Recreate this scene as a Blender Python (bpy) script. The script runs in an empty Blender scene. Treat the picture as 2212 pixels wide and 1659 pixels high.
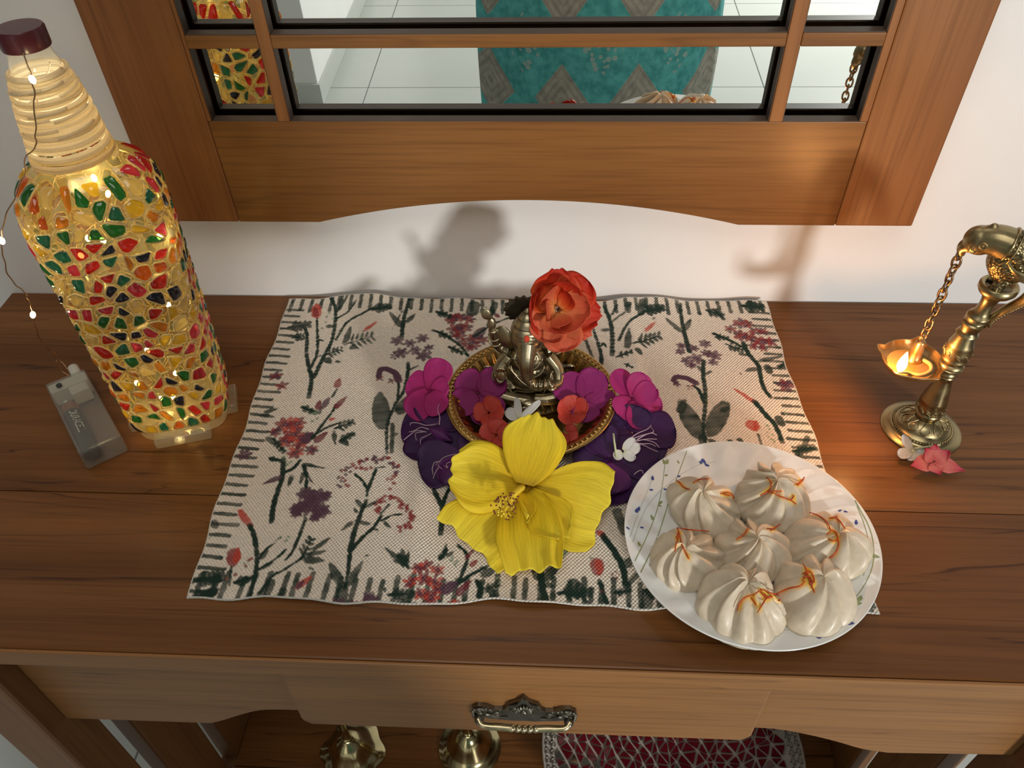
import bpy, bmesh, math, random
import numpy as np
from mathutils import Vector, Matrix, Euler

random.seed(7)
rng = np.random.default_rng(7)
SC = bpy.context.scene
COL = SC.collection
PI = math.pi

# ------------------------------------------------------------------ camera, world, lights, exposure
FPX, CW, CH = 1725.74, 2212.0, 1659.0
C_POS = np.array((0.0, -0.62764, 0.48469))
C_R = np.array((0.99866165, 0.04680048, -0.02201399))
C_U = np.array((-0.01653194, 0.69217019, 0.72154496))
C_F = np.array((-0.04900607, 0.72021535, -0.69201753))
cam = bpy.data.cameras.new('camera')
cam.sensor_fit = 'HORIZONTAL'
cam.sensor_width = 36.0
cam.lens = 36.0 * FPX / CW
cam.clip_start = 0.02
cam_o = bpy.data.objects.new('camera', cam)
COL.objects.link(cam_o)
_m = Matrix.Identity(4)
for i in range(3):
    _m[i][0] = C_R[i]; _m[i][1] = C_U[i]; _m[i][2] = -C_F[i]; _m[i][3] = C_POS[i]
cam_o.matrix_world = _m
SC.camera = cam_o

SC.view_settings.view_transform = 'Standard'
SC.view_settings.look = 'None'
SC.view_settings.exposure = 0.0
SC.view_settings.gamma = 1.0
SC.view_settings.use_curve_mapping = False
SC.cycles.max_bounces = 10
SC.cycles.transparent_max_bounces = 24
SC.cycles.caustics_reflective = False
SC.cycles.caustics_refractive = False
SC.cycles.sample_clamp_indirect = 4.0

world = bpy.data.worlds.new('room_ambience')
SC.world = world
world.use_nodes = True
_bg = world.node_tree.nodes['Background']
_bg.inputs[0].default_value = (0.93, 0.94, 0.88, 1)
_bg.inputs[1].default_value = 0.10


def lamp(name, kind, loc, energy, color, size=0.1, target=None):
    l = bpy.data.lights.new(name, kind)
    l.energy = energy
    l.color = color
    if kind == 'AREA':
        l.shape = 'DISK'; l.size = size
    else:
        l.shadow_soft_size = size
    o = bpy.data.objects.new(name, l)
    COL.objects.link(o)
    o.location = loc
    if target is not None:
        o.rotation_euler = (Vector(target) - Vector(loc)).to_track_quat('-Z', 'Y').to_euler()
    return o


# the room lamp, low behind the photographer's right side
lamp('room_lamp_light', 'POINT', (1.58, -3.02, 0.62), 262.0, (1.0, 0.985, 0.95), 0.16)
# unseen overhead fill, added to brighten the level surfaces
lamp('overhead_fill_light', 'AREA', (-0.1, -1.05, 1.70), 11.5, (1.0, 0.97, 0.91), 1.1, (-0.1, -1.05, 0.0))
FLAME = Vector((0.2535, -0.1745, 0.0800))
lamp('oil_flame_light', 'POINT', FLAME, 0.40, (1.0, 0.43, 0.13), 0.004)


# ------------------------------------------------------------------ measuring helpers
def ray(px, py):
    d = C_F + (px - CW / 2) / FPX * C_R - (py - CH / 2) / FPX * C_U
    return d


def atz(px, py, z):
    d = ray(px, py)
    t = (z - C_POS[2]) / d[2]
    return Vector(C_POS + t * d)


def aty(px, py, y):
    d = ray(px, py)
    t = (y - C_POS[1]) / d[1]
    return Vector(C_POS + t * d)


# ------------------------------------------------------------------ objects
WM = {}


def thing(name, label, cat, loc=(0, 0, 0), rot=(0, 0, 0), group=None):
    o = bpy.data.objects.new(name, None)
    o.empty_display_size = 0.02
    COL.objects.link(o)
    o.location = loc
    o.rotation_euler = rot
    o['label'] = label
    o['category'] = cat
    if group:
        o['group'] = group
    WM[o] = Matrix.Translation(loc) @ Euler(rot).to_matrix().to_4x4()
    return o


def tag(o, label=None, cat=None, group=None, kind=None):
    for k, v in (('label', label), ('category', cat), ('group', group), ('kind', kind)):
        if v:
            o[k] = v
    return o


def catmull(pts, n):
    P = np.array(pts, float)
    m = len(P)
    out = []
    for t in np.linspace(0, m - 1, n):
        i = min(int(t), m - 2)
        u = t - i
        p1, p2 = P[i], P[i + 1]
        p0 = P[i - 1] if i > 0 else 2 * p1 - p2
        p3 = P[i + 2] if i + 2 < m else 2 * p2 - p1
        out.append(0.5 * (2 * p1 + (p2 - p0) * u + (2 * p0 - 5 * p1 + 4 * p2 - p3) * u * u + (3 * p1 - p0 - 3 * p2 + p3) * u ** 3))
    return np.array(out)


class MB:
    def __init__(s):
        s.v = []; s.f = []; s.c = []

    def add(s, vs, fs, cols=None, M=None):
        b = len(s.v)
        for p in vs:
            p = Vector(p)
            s.v.append(tuple(M @ p) if M is not None else tuple(p))
        s.f += [tuple(i + b for i in f) for f in fs]
        if cols is not None:
            s.c += [tuple(c) for c in cols]
        else:
            s.c += [(0, 0, 0)] * len(vs)
        return s

    def box(s, x0, x1, y0, y1, z0, z1, M=None):
        vs = [(x, y, z) for z in (z0, z1) for y in (y0, y1) for x in (x0, x1)]
        return s.add(vs, [(0, 2, 3, 1), (4, 5, 7, 6), (0, 1, 5, 4), (2, 6, 7, 3), (0, 4, 6, 2), (1, 3, 7, 5)], None, M)

    def grid(s, P, cu=False, cv=False, cols=None, M=None):
        P = np.asarray(P)
        nu, nv = P.shape[:2]
        fs = []
        for i in range(nu if cu else nu - 1):
            for j in range(nv if cv else nv - 1):
                a = i * nv + j; b = ((i + 1) % nu) * nv + j
                c = ((i + 1) % nu) * nv + (j + 1) % nv; d = i * nv + (j + 1) % nv
                fs.append((a, b, c, d))
        return s.add(P.reshape(-1, 3), fs, None if cols is None else np.asarray(cols).reshape(-1, 3), M)

    def lathe(s, prof, n=48, c=(0, 0, 0), M=None, rmod=None, zmod=None, smooth=0):
        prof = np.array(prof, float)
        if smooth:
            prof = catmull(prof, smooth)
            prof[:, 0] = np.maximum(prof[:, 0], 0)
        P = np.zeros((len(prof), n, 3))
        for i, (r, z) in enumerate(prof):
            for j in range(n):
                a = 2 * PI * j / n
                rr = r * (rmod(a, r, z) if rmod else 1)
                P[i, j] = (c[0] + rr * math.cos(a), c[1] + rr * math.sin(a), c[2] + z + (zmod(a, r, z) if zmod else 0))
        return s.grid(P, False, True, None, M)

    def tube(s, path, r, n=8, closed=False, M=None, flat=None, caps=True, ref=None):
        P = [Vector(p) for p in path]
        m = len(P)
        rs = [float(x) for x in r] if hasattr(r, '__len__') else [float(r)] * m
        rings = []
        nrm = None
        for i in range(m):
            if closed:
                t = (P[(i + 1) % m] - P[i - 1])
            else:
                t = P[min(i + 1, m - 1)] - P[max(i - 1, 0)]
            if t.length < 1e-9:
                t = Vector((0, 0, 1))
            t.normalize()
            if nrm is None:
                a = Vector(ref) if ref else (Vector((0, 0, 1)) if abs(t.z) < 0.9 else Vector((1, 0, 0)))
                nrm = (a - t * a.dot(t)).normalized()
            else:
                nn = nrm - t * nrm.dot(t)
                if nn.length > 1e-6:
                    nrm = nn.normalized()
            b = t.cross(nrm)
            fa, fb = (flat or (1, 1))
            rings.append([P[i] + rs[i] * (fa * math.cos(2 * PI * k / n) * nrm + fb * math.sin(2 * PI * k / n) * b) for k in range(n)])
        base = len(s.v)
        s.grid(np.array([[tuple(q) for q in ring] for ring in rings]), closed, True, None, M)
        if caps and not closed:
            s.f.append(tuple(base + k for k in range(n)))
            s.f.append(tuple(base + (m - 1) * n + k for k in reversed(range(n))))
        return s

    def ell(s, c, r, rot=None, nu=12, nv=20, M=None):
        R = (rot.to_matrix() if isinstance(rot, Euler) else rot) if rot is not None else Matrix.Identity(3)
        P = np.zeros((nu + 1, nv, 3))
        for i in range(nu + 1):
            p = -PI / 2 + PI * i / nu
            for j in range(nv):
                a = 2 * PI * j / nv
                q = R @ Vector((r[0] * math.cos(p) * math.cos(a), r[1] * math.cos(p) * math.sin(a), r[2] * math.sin(p)))
                P[i, j] = (c[0] + q.x, c[1] + q.y, c[2] + q.z)
        return s.grid(P, False, True, None, M)

    def prism(s, poly, h0, h1, fn):
        """poly: 2d outline; fn(a, b, h) -> 3d point"""
        n = len(poly)
        vs = [fn(a, b, h0) for a, b in poly] + [fn(a, b, h1) for a, b in poly]
        fs = [tuple(range(n)), tuple(range(2 * n - 1, n - 1, -1))]
        fs += [(i, (i + 1) % n, n + (i + 1) % n, n + i) for i in range(n)]
        return s.add(vs, fs)

    def build(s, name, mat, parent=None, smooth=True, bevel=0.0, solid=0.0, sub=0, loc=None, fixn=True, angle=None, merge=True):
        me = bpy.data.meshes.new(name)
        W = WM.get(parent)
        inv = W.inverted() if W is not None else None
        org = Vector(loc) if loc is not None else None
        V = [Vector(p) for p in s.v]
        if inv is not None:
            V = [inv @ p for p in V]
        elif org is not None:
            V = [p - org for p in V]
        me.from_pydata([tuple(p) for p in V], [], s.f)
        at = me.color_attributes.new('Col', 'FLOAT_COLOR', 'POINT')
        at.data.foreach_set('color', [x for c in s.c for x in (c[0], c[1], c[2], 1.0)])
        if fixn:
            bm = bmesh.new(); bm.from_mesh(me)
            if merge:
                bmesh.ops.remove_doubles(bm, verts=bm.verts, dist=1e-6)
            bmesh.ops.recalc_face_normals(bm, faces=bm.faces)
            bm.to_mesh(me); bm.free()
        if smooth:
            me.polygons.foreach_set('use_smooth', [True] * len(me.polygons))
            if angle:
                me.set_sharp_from_angle(angle=math.radians(angle))
        if mat:
            me.materials.append(mat)
        o = bpy.data.objects.new(name, me)
        COL.objects.link(o)
        if parent is not None:
            o.parent = parent
            WM[o] = W
        elif org is not None:
            o.location = org
            WM[o] = Matrix.Translation(org)
        else:
            WM[o] = Matrix.Identity(4)
        if bevel:
            b = o.modifiers.new('bevel', 'BEVEL'); b.width = bevel; b.segments = 2; b.limit_method = 'ANGLE'
            b.harden_normals = False
        if solid:
            d = o.modifiers.new('thickness', 'SOLIDIFY'); d.thickness = solid; d.offset = 0
        if sub:
            d = o.modifiers.new('sub', 'SUBSURF'); d.levels = sub; d.render_levels = sub
        return o


def fuse(o, voxel, smooth=4):
    """melt overlapping volumes into one continuous surface"""
    r = o.modifiers.new('remesh', 'REMESH'); r.mode = 'VOXEL'; r.voxel_size = voxel
    if smooth:
        m = o.modifiers.new('smooth', 'SMOOTH'); m.iterations = smooth; m.factor = 0.5
    dg = bpy.context.evaluated_depsgraph_get()
    me = bpy.data.meshes.new_from_object(o.evaluated_get(dg))
    old = o.data
    o.modifiers.clear()
    o.data = me
    me.name = old.name
    me.polygons.foreach_set('use_smooth', [True] * len(me.polygons))
    if not me.materials and old.materials:
        me.materials.append(old.materials[0])
    return o


# ------------------------------------------------------------------ materials
def srgb(r, g, b):
    f = lambda c: (c / 255 / 12.92) if c / 255 <= 0.04045 else ((c / 255 + 0.055) / 1.055) ** 2.4
    return (f(r), f(g), f(b))


class NT:
    def __init__(s, name):
        s.m = bpy.data.materials.new(name)
        s.m.use_nodes = True
        s.t = s.m.node_tree
        s.n = s.t.nodes
        s.p = s.n['Principled BSDF']
        s.out = s.n['Material Output']

    def node(s, typ, ins=None, **kw):
        n = s.n.new(typ)
        for k, v in kw.items():
            setattr(n, k, v)
        for k, v in (ins or {}).items():
            if hasattr(v, 'links') or isinstance(v, bpy.types.NodeSocket):
                s.t.links.new(v, n.inputs[k])
            else:
                n.inputs[k].default_value = v
        return n

    def link(s, a, b):
        s.t.links.new(a, b)

    def set(s, **kw):
        for k, v in kw.items():
            k = k.replace('_', ' ')
            if isinstance(v, bpy.types.NodeSocket):
                s.t.links.new(v, s.p.inputs[k])
            else:
                s.p.inputs[k].default_value = (*v, 1) if isinstance(v, tuple) and len(v) == 3 else v
        return s

    def ramp(s, fac, stops, interp='LINEAR'):
        n = s.n.new('ShaderNodeValToRGB')
        n.color_ramp.interpolation = interp
        e = n.color_ramp.elements
        while len(e) < len(stops):
            e.new(0.5)
        for el, (p, c) in zip(e, stops):
            el.position = p
            el.color = (*c, 1) if len(c) == 3 else c
        s.t.links.new(fac, n.inputs[0])
        return n.outputs[0]

    def coords(s, scale=(1, 1, 1), rot=(0, 0, 0), loc=(0, 0, 0), kind='Object'):
        tc = s.n.new('ShaderNodeTexCoord')
        mp = s.n.new('ShaderNodeMapping')
        mp.inputs['Scale'].default_value = scale
        mp.inputs['Rotation'].default_value = rot
        mp.inputs['Location'].default_value = loc
        s.t.links.new(tc.outputs[kind], mp.inputs[0])
        return mp.outputs[0]

    def noise(s, vec, scale=5, detail=4, rough=0.55, dist=0.0):
        return s.node('ShaderNodeTexNoise', {'Vector': vec, 'Scale': scale, 'Detail': detail, 'Roughness': rough, 'Distortion': dist}).outputs[0]

    def mix(s, fac, a, b, mode='MIX'):
        n = s.n.new('ShaderNodeMix')
        n.data_type = 'RGBA'
        n.blend_type = mode
        for i, v in ((0, fac), (6, a), (7, b)):
            if isinstance(v, bpy.types.NodeSocket):
                s.t.links.new(v, n.inputs[i])
            else:
                n.inputs[i].default_value = (*v, 1) if isinstance(v, tuple) and len(v) == 3 else v
        return n.outputs[2]

    def math(s, op, a, b=0.0):
        n = s.n.new('ShaderNodeMath')
        n.operation = op
        for i, v in ((0, a), (1, b)):
            if isinstance(v, bpy.types.NodeSocket):
                s.t.links.new(v, n.inputs[i])
            else:
                n.inputs[i].default_value = v
        return n.outputs[0]

    def bump(s, h, strength=0.3, dist=0.001):
        n = s.node('ShaderNodeBump', {'Height': h, 'Strength': strength, 'Distance': dist})
        s.t.links.new(n.outputs[0], s.p.inputs['Normal'])
        return n.outputs[0]

    def attr(s):
        n = s.n.new('ShaderNodeVertexColor')
        n.layer_name = 'Col'
        return n.outputs[0]


def plain(name, col, rough=0.5, metal=0.0, var=0.12, nscale=40, bump=0.0, **kw):
    t = NT(name)
    v = t.coords()
    n = t.noise(v, nscale, 3)
    dark = tuple(c * (1 - var) for c in col)
    lite = tuple(min(1, c * (1 + var)) for c in col)
    t.set(Base_Color=t.ramp(n, [(0.3, dark), (0.7, lite)]), Roughness=rough, Metallic=metal)
    if bump:
        t.bump(n, bump, 0.001)
    for k, x in kw.items():
        t.p.inputs[k.replace('_', ' ')].default_value = x
    return t.m


def wood(name, dark, lite, line, axis=0, rough=0.38, sc=1.0, seed=0.0, lines=1.0, spec=0.36):
    t = NT(name)
    a = [16.0 * sc] * 3
    a[axis] = 0.75 * sc
    v = t.coords(tuple(a), loc=(seed, seed * 1.7, seed * 0.6))
    n1 = t.noise(v, 1.0, 4, 0.5, 0.6)
    base = t.ramp(n1, [(0.28, dark), (0.52, tuple((p + q) / 2 for p, q in zip(dark, lite))), (0.75, lite)])
    b = [46.0 * sc] * 3
    b[axis] = 2.2 * sc
    v2 = t.coords(tuple(b), loc=(seed + 3, seed, 1))
    n2 = t.noise(v2, 1.0, 3, 0.5, 0.4)
    # growth rings: contour lines of the stretched noise
    k = t.math('FRACT', t.math('MULTIPLY', n1, 11.0))
    k = t.ramp(k, [(0.0, (0, 0, 0)), (0.05, (1, 1, 1)), (0.10, (0.25, 0.25, 0.25)), (0.5, (0, 0, 0))])
    k2 = t.math('MULTIPLY', k, t.ramp(n2, [(0.38, (0, 0, 0)), (0.56, (1, 1, 1))]))
    k3 = t.math('MULTIPLY', k2, 0.75 * lines)
    c = t.mix(k3, base, line)
    pores = [320.0] * 3
    pores[axis] = 9.0
    n3 = t.noise(t.coords(tuple(pores)), 1.0, 2)
    c = t.mix(t.ramp(n3, [(0.45, (0, 0, 0)), (0.75, (0.45, 0.45, 0.45))]), c, tuple(0.55 * x for x in dark))
    t.set(Base_Color=c, Roughness=rough)
    t.p.inputs['Specular IOR Level'].default_value = spec
    t.bump(n3, 0.08, 0.0006)
    return t.m


def petal_mat(name, stops, vein=0.12, vs=24.0, trans=0.25, rough=0.5, wr=0.35):
    """colour runs from the petal's root (0) to its tip (1); veins fan along it"""
    t = NT(name)
    c = t.attr()
    sep = t.node('ShaderNodeSeparateColor', {0: c})
    base = t.ramp(sep.outputs[0], stops)
    comb = t.node('ShaderNodeCombineXYZ', {0: t.math('MULTIPLY', sep.outputs[0], 2.2), 1: t.math('MULTIPLY', sep.outputs[1], vs), 2: sep.outputs[2]})
    n = t.noise(comb.outputs[0], 1.0, 3, 0.6, 0.3)
    col = t.mix(t.ramp(n, [(0.4, (0, 0, 0)), (0.7, (vein * 4, vein * 4, vein * 4))]), base, tuple(0.62 * x for x in stops[len(stops) // 2][1]))
    t.set(Base_Color=col, Roughness=rough)
    t.p.inputs['Specular IOR Level'].default_value = 0.3
    bn = t.bump(n, wr, 0.0015)
    tr = t.node('ShaderNodeBsdfTranslucent', {'Color': col, 'Normal': bn})
    mx = t.node('ShaderNodeMixShader', {0: trans, 1: t.p.outputs[0], 2: tr.outputs[0]})
    t.link(mx.outputs[0], t.out.inputs[0])
    return t.m


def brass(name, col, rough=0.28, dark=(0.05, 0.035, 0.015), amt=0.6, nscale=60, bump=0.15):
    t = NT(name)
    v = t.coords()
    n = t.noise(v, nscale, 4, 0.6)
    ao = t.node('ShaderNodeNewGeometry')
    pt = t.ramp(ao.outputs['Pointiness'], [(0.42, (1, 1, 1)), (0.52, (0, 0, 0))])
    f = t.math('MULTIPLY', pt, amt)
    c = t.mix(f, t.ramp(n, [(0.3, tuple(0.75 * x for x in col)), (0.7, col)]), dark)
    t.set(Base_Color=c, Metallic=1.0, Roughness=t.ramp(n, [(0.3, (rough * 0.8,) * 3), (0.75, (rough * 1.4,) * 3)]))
    if bump:
        t.bump(n, bump, 0.0008)
    return t.m


M = {}
M['wall'] = plain('white_wall_paint', (0.80, 0.79, 0.77), 0.6, var=0.02, nscale=9, bump=0.03)
M['tile'] = plain('pale_floor_tile', (0.51, 0.53, 0.50), 0.25, var=0.02, nscale=4)
M['grout'] = plain('grey_grout', (0.34, 0.35, 0.33), 0.8)
M['top'] = wood('dark_teak_top', (0.125, 0.046, 0.0115), (0.240, 0.095, 0.027), (0.040, 0.014, 0.005), 0, 0.34, 1.0, 0.0, 1.2, 0.20)
M['top2'] = wood('dark_teak_top_b', (0.120, 0.044, 0.011), (0.230, 0.091, 0.026), (0.040, 0.014, 0.005), 0, 0.34, 1.0, 5.3, 1.2, 0.20)
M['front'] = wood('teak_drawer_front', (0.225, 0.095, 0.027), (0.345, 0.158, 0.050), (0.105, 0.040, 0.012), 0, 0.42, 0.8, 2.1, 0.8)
M['leg'] = wood('teak_leg', (0.165, 0.066, 0.020), (0.26, 0.112, 0.036), (0.075, 0.027, 0.009), 2, 0.42, 0.8, 3.1, 0.6)
M['frame_v'] = wood('teak_frame_upright', (0.235, 0.088, 0.026), (0.37, 0.158, 0.052), (0.12, 0.040, 0.012), 2, 0.34, 0.7, 1.4, 0.55)
M['frame_h'] = wood('teak_frame_rail', (0.165, 0.062, 0.015), (0.300, 0.132, 0.038), (0.085, 0.029, 0.008), 0, 0.34, 0.55, 7.7, 0.5)
M['rebate'] = plain('dark_rebate_wood', (0.030, 0.016, 0.008), 0.6)
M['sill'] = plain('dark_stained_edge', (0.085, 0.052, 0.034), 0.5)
t_ = NT('mirror_silver')
t_.set(Base_Color=(0.86, 0.89, 0.86), Metallic=1.0, Roughness=t_.ramp(t_.noise(t_.coords(), 30, 2), [(0.0, (0.0,) * 3), (1.0, (0.004,) * 3)]))
M['mirror'] = t_.m

# ------------------------------------------------------------------ the room
FZ = -0.78
o = MB().box(-2.2, 1.9, 0.0, 0.12, FZ - 0.02, 1.75).build('wall_back', M['wall'], smooth=False); tag(o, kind='structure')
floor = MB().box(-2.2, 1.9, -3.8, 0.0, FZ - 0.06, FZ - 0.004).build('floor', M['grout'], smooth=False); tag(floor, kind='structure')
T = 0.66
for i in range(-3, 3):
    for j in range(6):
        x0, y0 = -0.635 + (i + 1) * T, -T * (j + 1) + 0.03
        xa, xb = max(x0, -2.2) + 0.0015, min(x0 + T, 1.9) - 0.0015
        ya, yb = max(y0, -3.8) + 0.0015, min(y0 + T, -0.0) - 0.0015
        if xb - xa > 0.05 and yb - ya > 0.05:
            MB().box(xa, xb, ya, yb, FZ - 0.012, FZ).build('tile', M['tile'], floor, smooth=False, bevel=0.001)
# end of a white partition wall behind the photographer (seen in the mirror)
o = MB().box(-1.9, -0.770, -3.75, -1.84, FZ, 1.75).build('wall_left', M['wall'], smooth=False, bevel=0.004); tag(o, kind='structure')
o = MB().box(-1.9, -0.762, -3.75, -1.832, FZ, FZ + 0.07).build('baseboard_left', M['tile'], smooth=False, bevel=0.002); tag(o, kind='structure')

# ------------------------------------------------------------------ console table
TX0, TX1, TYF = -0.5495, 0.520, -0.386
table = thing('console_table', 'brown teak console table with shaped apron standing under the mirror', 'table', (-0.0155, -0.19, FZ))
TYF += 0.0026
ys = [-0.0015, -0.2525, TYF]
for k in range(2):
    m = MB().box(TX0, TX1, ys[k + 1] + (0.0001 if k < 1 else 0), ys[k] - (0.0001 if k else 0), -0.019, 0.0)
    m.build('tabletop_board', M['top'] if k != 1 else M['top2'], table, smooth=False, bevel=0.0005 if k < 1 else 0.0016)
MB().box(TX0 + 0.0005, TX1 - 0.0005, TYF - 0.0026, TYF - 0.0001, -0.0188, -0.0003).build('lit_edge_strip', M['front'], table, smooth=False, bevel=0.0008)  # added strip whose paler wood paints the lamplight caught by the front edge
LX = [(-0.4295, -0.3885), (0.3575, 0.3985)]
for x0, x1 in LX:
    for y0, y1 in ((-0.385, -0.344), (-0.060, -0.018)):
        MB().box(x0, x1, y0, y1, FZ, -0.0192).build('leg', M['leg'], table, smooth=False, bevel=0.003)
AY = -0.366


def apron(x0, x1, pts):
    poly = [(x0, -0.0192), (x1, -0.0192)] + pts
    MB().prism(poly, AY, AY + 0.02, lambda a, b, h: (a, h, b)).build('apron', M['front'], table, smooth=False, bevel=0.0015)


cl = catmull([(-0.268, -0.1505), (-0.257, -0.1445), (-0.239, -0.1325), (-0.222, -0.1232), (-0.205, -0.1205), (-0.186, -0.1205)], 16)
apron(-0.3884, -0.1855, [tuple(p) for p in cl[::-1]] + [(-0.3884, -0.1515)])
cr = catmull([(0.150, -0.1210), (0.172, -0.1222), (0.196, -0.1292), (0.222, -0.1405), (0.244, -0.1520), (0.2655, -0.1575)], 16)
apron(0.1530, 0.3574, [(0.3574, -0.1525)] + [tuple(p) for p in cr[::-1]])
# side rails, slats, lower shelf, back rail
for x0, x1 in ((-0.420, -0.398), (0.367, 0.389)):
    MB().box(x0, x1, -0.344, -0.060, -0.150, -0.0192).build('side_rail', M['leg'], table, smooth=False, bevel=0.002)
    MB().box(x0, x1, -0.344, -0.060, -0.62, -0.575).build('side_rail', M['leg'], table, smooth=False, bevel=0.002)
    for ya, yb in ((-0.316, -0.253), (-0.233, -0.170), (-0.150, -0.087)):
        MB().box(x0, x1, ya, yb, -0.575, -0.150).build('slat', M['leg'], table, smooth=False, bevel=0.003)
for ya, yb in ((-0.352, -0.245), (-0.244, -0.137), (-0.136, -0.030)):
    MB().box(-0.398, 0.367, ya, yb, -0.590, -0.572).build('shelf_board', M['top'], table, smooth=False, bevel=0.0012)
MB().box(-0.3885, 0.3575, -0.045, -0.025, -0.150, -0.0192).build('back_rail', M['top'], table, smooth=False)
DX0, DX1, DY = -0.1842, 0.1516, -0.377
dr = MB().prism([(DX0, -0.0195), (DX1, -0.0195), (DX1 - 0.0002, -0.1120), (DX1 - 0.006, -0.1195), (DX0 + 0.006, -0.1195), (DX0, -0.1120)],
                DY, DY + 0.02, lambda a, b, h: (a, h, b)).build('drawer_front', M['front'], table, smooth=False, bevel=0.003)
MB().box(DX0 + 0.012, DX1 - 0.012, DY + 0.02, -0.06, -0.112, -0.03).build('drawer_box', M['leg'], table, smooth=False)

# drawer pull: scrolled back plate with a bail grip
M['pull'] = brass('antique_pewter', (0.23, 0.21, 0.17), 0.32, (0.012, 0.011, 0.010), 0.9, 180, 0.3)
M['pull2'] = brass('worn_brass_grip', (0.52, 0.44, 0.27), 0.30, (0.06, 0.045, 0.02), 0.6, 120, 0.1)
hx, hz, hy = -0.0155, -0.0800, DY
pull = MB()
half = [(0.0, 0.0270), (0.0035, 0.0205), (0.0105, 0.0155), (0.0125, 0.0090), (0.0150, 0.0062), (0.0210, 0.0060), (0.0265, 0.0105), (0.0325, 0.0110), (0.0368, 0.0070),
        (0.0375, 0.0010), (0.0355, -0.0040), (0.0310, -0.0070), (0.0250, -0.0088), (0.0160, -0.0098), (0.0080, -0.0112), (0.0, -0.0104)]
poly = [(hx + a, hz + b) for a, b in half] + [(hx - a, hz + b) for a, b in half[-2:0:-1]]
pull.prism(poly, hy, hy - 0.0030, lambda a, b, h: (a, h, b))
for s in (-1, 1):
    th = np.linspace(0, 2.6 * PI, 34)
    pull.tube([(hx + s * (0.0055 + 0.0042 * math.cos(a) * (1 - a / 11)), hy - 0.0035, hz + 0.0065 + 0.0042 * math.sin(a) * (1 - a / 11)) for a in th], 0.0011, 6)
    pull.tube([(hx + s * (0.0310 + 0.0048 * math.cos(a) * (1 - a / 11)), hy - 0.0035, hz + 0.0035 + 0.0048 * math.sin(a) * (1 - a / 11)) for a in th], 0.0013, 6)
    pull.tube([(hx + s * (0.0185 + 0.0035 * math.cos(a) * (1 - a / 11)), hy - 0.0032, hz - 0.0005 + 0.0028 * math.sin(a) * (1 - a / 11)) for a in th], 0.0009, 6)
    pull.tube(catmull([(hx + s * 0.012, hy - 0.0032, hz - 0.006), (hx + s * 0.019, hy - 0.0040, hz - 0.0042), (hx + s * 0.026, hy - 0.0036, hz - 0.001), (hx + s * 0.0305, hy - 0.003, hz - 0.003)], 12), 0.0012, 6)
    pull.tube(catmull([(hx + s * 0.0005, hy - 0.0032, hz + 0.025), (hx + s * 0.004, hy - 0.0042, hz + 0.018), (hx + s * 0.0105, hy - 0.0036, hz + 0.0135)], 10), 0.0012, 6)
    for k in range(5):
        pull.ell((hx + s * (0.024 + 0.0028 * k), hy - 0.0042, hz + 0.0086 + 0.0012 * math.sin(k)), (0.0011,) * 3, nu=6, nv=8)
    for k in range(4):
        pull.ell((hx + s * (0.0366 - 0.0002 * k), hy - 0.0038, hz + 0.004 - 0.0030 * k), (0.0013,) * 3, nu=6, nv=8)
    pull.ell((hx + s * 0.0320, hy - 0.0055, hz - 0.0035), (0.0036, 0.0050, 0.0030), nu=8, nv=10)
for k in range(7):
    a = PI * (k + 0.5) / 7
    pull.ell((hx + 0.0042 * math.cos(a), hy - 0.0040, hz + 0.0075 + 0.0055 * math.sin(a)), (0.0014, 0.0016, 0.0022), Euler((0, PI / 2 - a, 0)), 6, 8)
pull.ell((hx, hy - 0.0045, hz + 0.0070), (0.0028, 0.0024, 0.0028), nu=8, nv=10)
pp = pull.build('handle_plate', M['pull'], dr, angle=40)
gr = MB()
n = 46
path = catmull([(hx - 0.0330, hy - 0.006, hz - 0.0022), (hx - 0.0290, hy - 0.010, hz - 0.0040), (hx - 0.016, hy - 0.0105, hz - 0.0048), (hx, hy - 0.0110, hz - 0.0054),
                (hx + 0.016, hy - 0.0105, hz - 0.0048), (hx + 0.0290, hy - 0.010, hz - 0.0040), (hx + 0.0330, hy - 0.006, hz - 0.0022)], n)
rad = []
for p in path:
    u = (p[0] - hx)
    r = 0.0027 - 0.0007 * min(1, abs(abs(u) - 0.016) / 0.02)
    if abs(u) < 0.0085:
        r = 0.0028 + 0.0007 * math.cos(u * 1600)
    rad.append(r)
path = catmull(path, 140); rad = np.interp(np.linspace(0, 1, 140), np.linspace(0, 1, n), rad)
rad = [0.0024 + 0.0005 * math.cos((p[0] - hx) * 2 * PI / 0.0042) if abs(p[0] - hx) < 0.0095 else r for p, r in zip(path, rad)]
gr.tube(path, rad, 12)
gr.build('bail_grip', M['pull2'], dr)

# ------------------------------------------------------------------ wall mirror, leaning forward 2 degrees
TILT = 0.0328
mir = thing('wall_mirror', 'teak framed wall mirror divided by bars, with an arched lower rail', 'mirror', (-0.024, -0.0068, 0.10), (TILT, 0, 0))
MW = WM[mir]


def mpart(mb, name, mat, bevel=0.0012, smooth=False):
    w = MB()
    w.v = [tuple(MW @ Vector(p)) for p in mb.v]; w.f = mb.f; w.c = mb.c
    return w.build(name, mat, mir, smooth=smooth, bevel=bevel)


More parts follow.
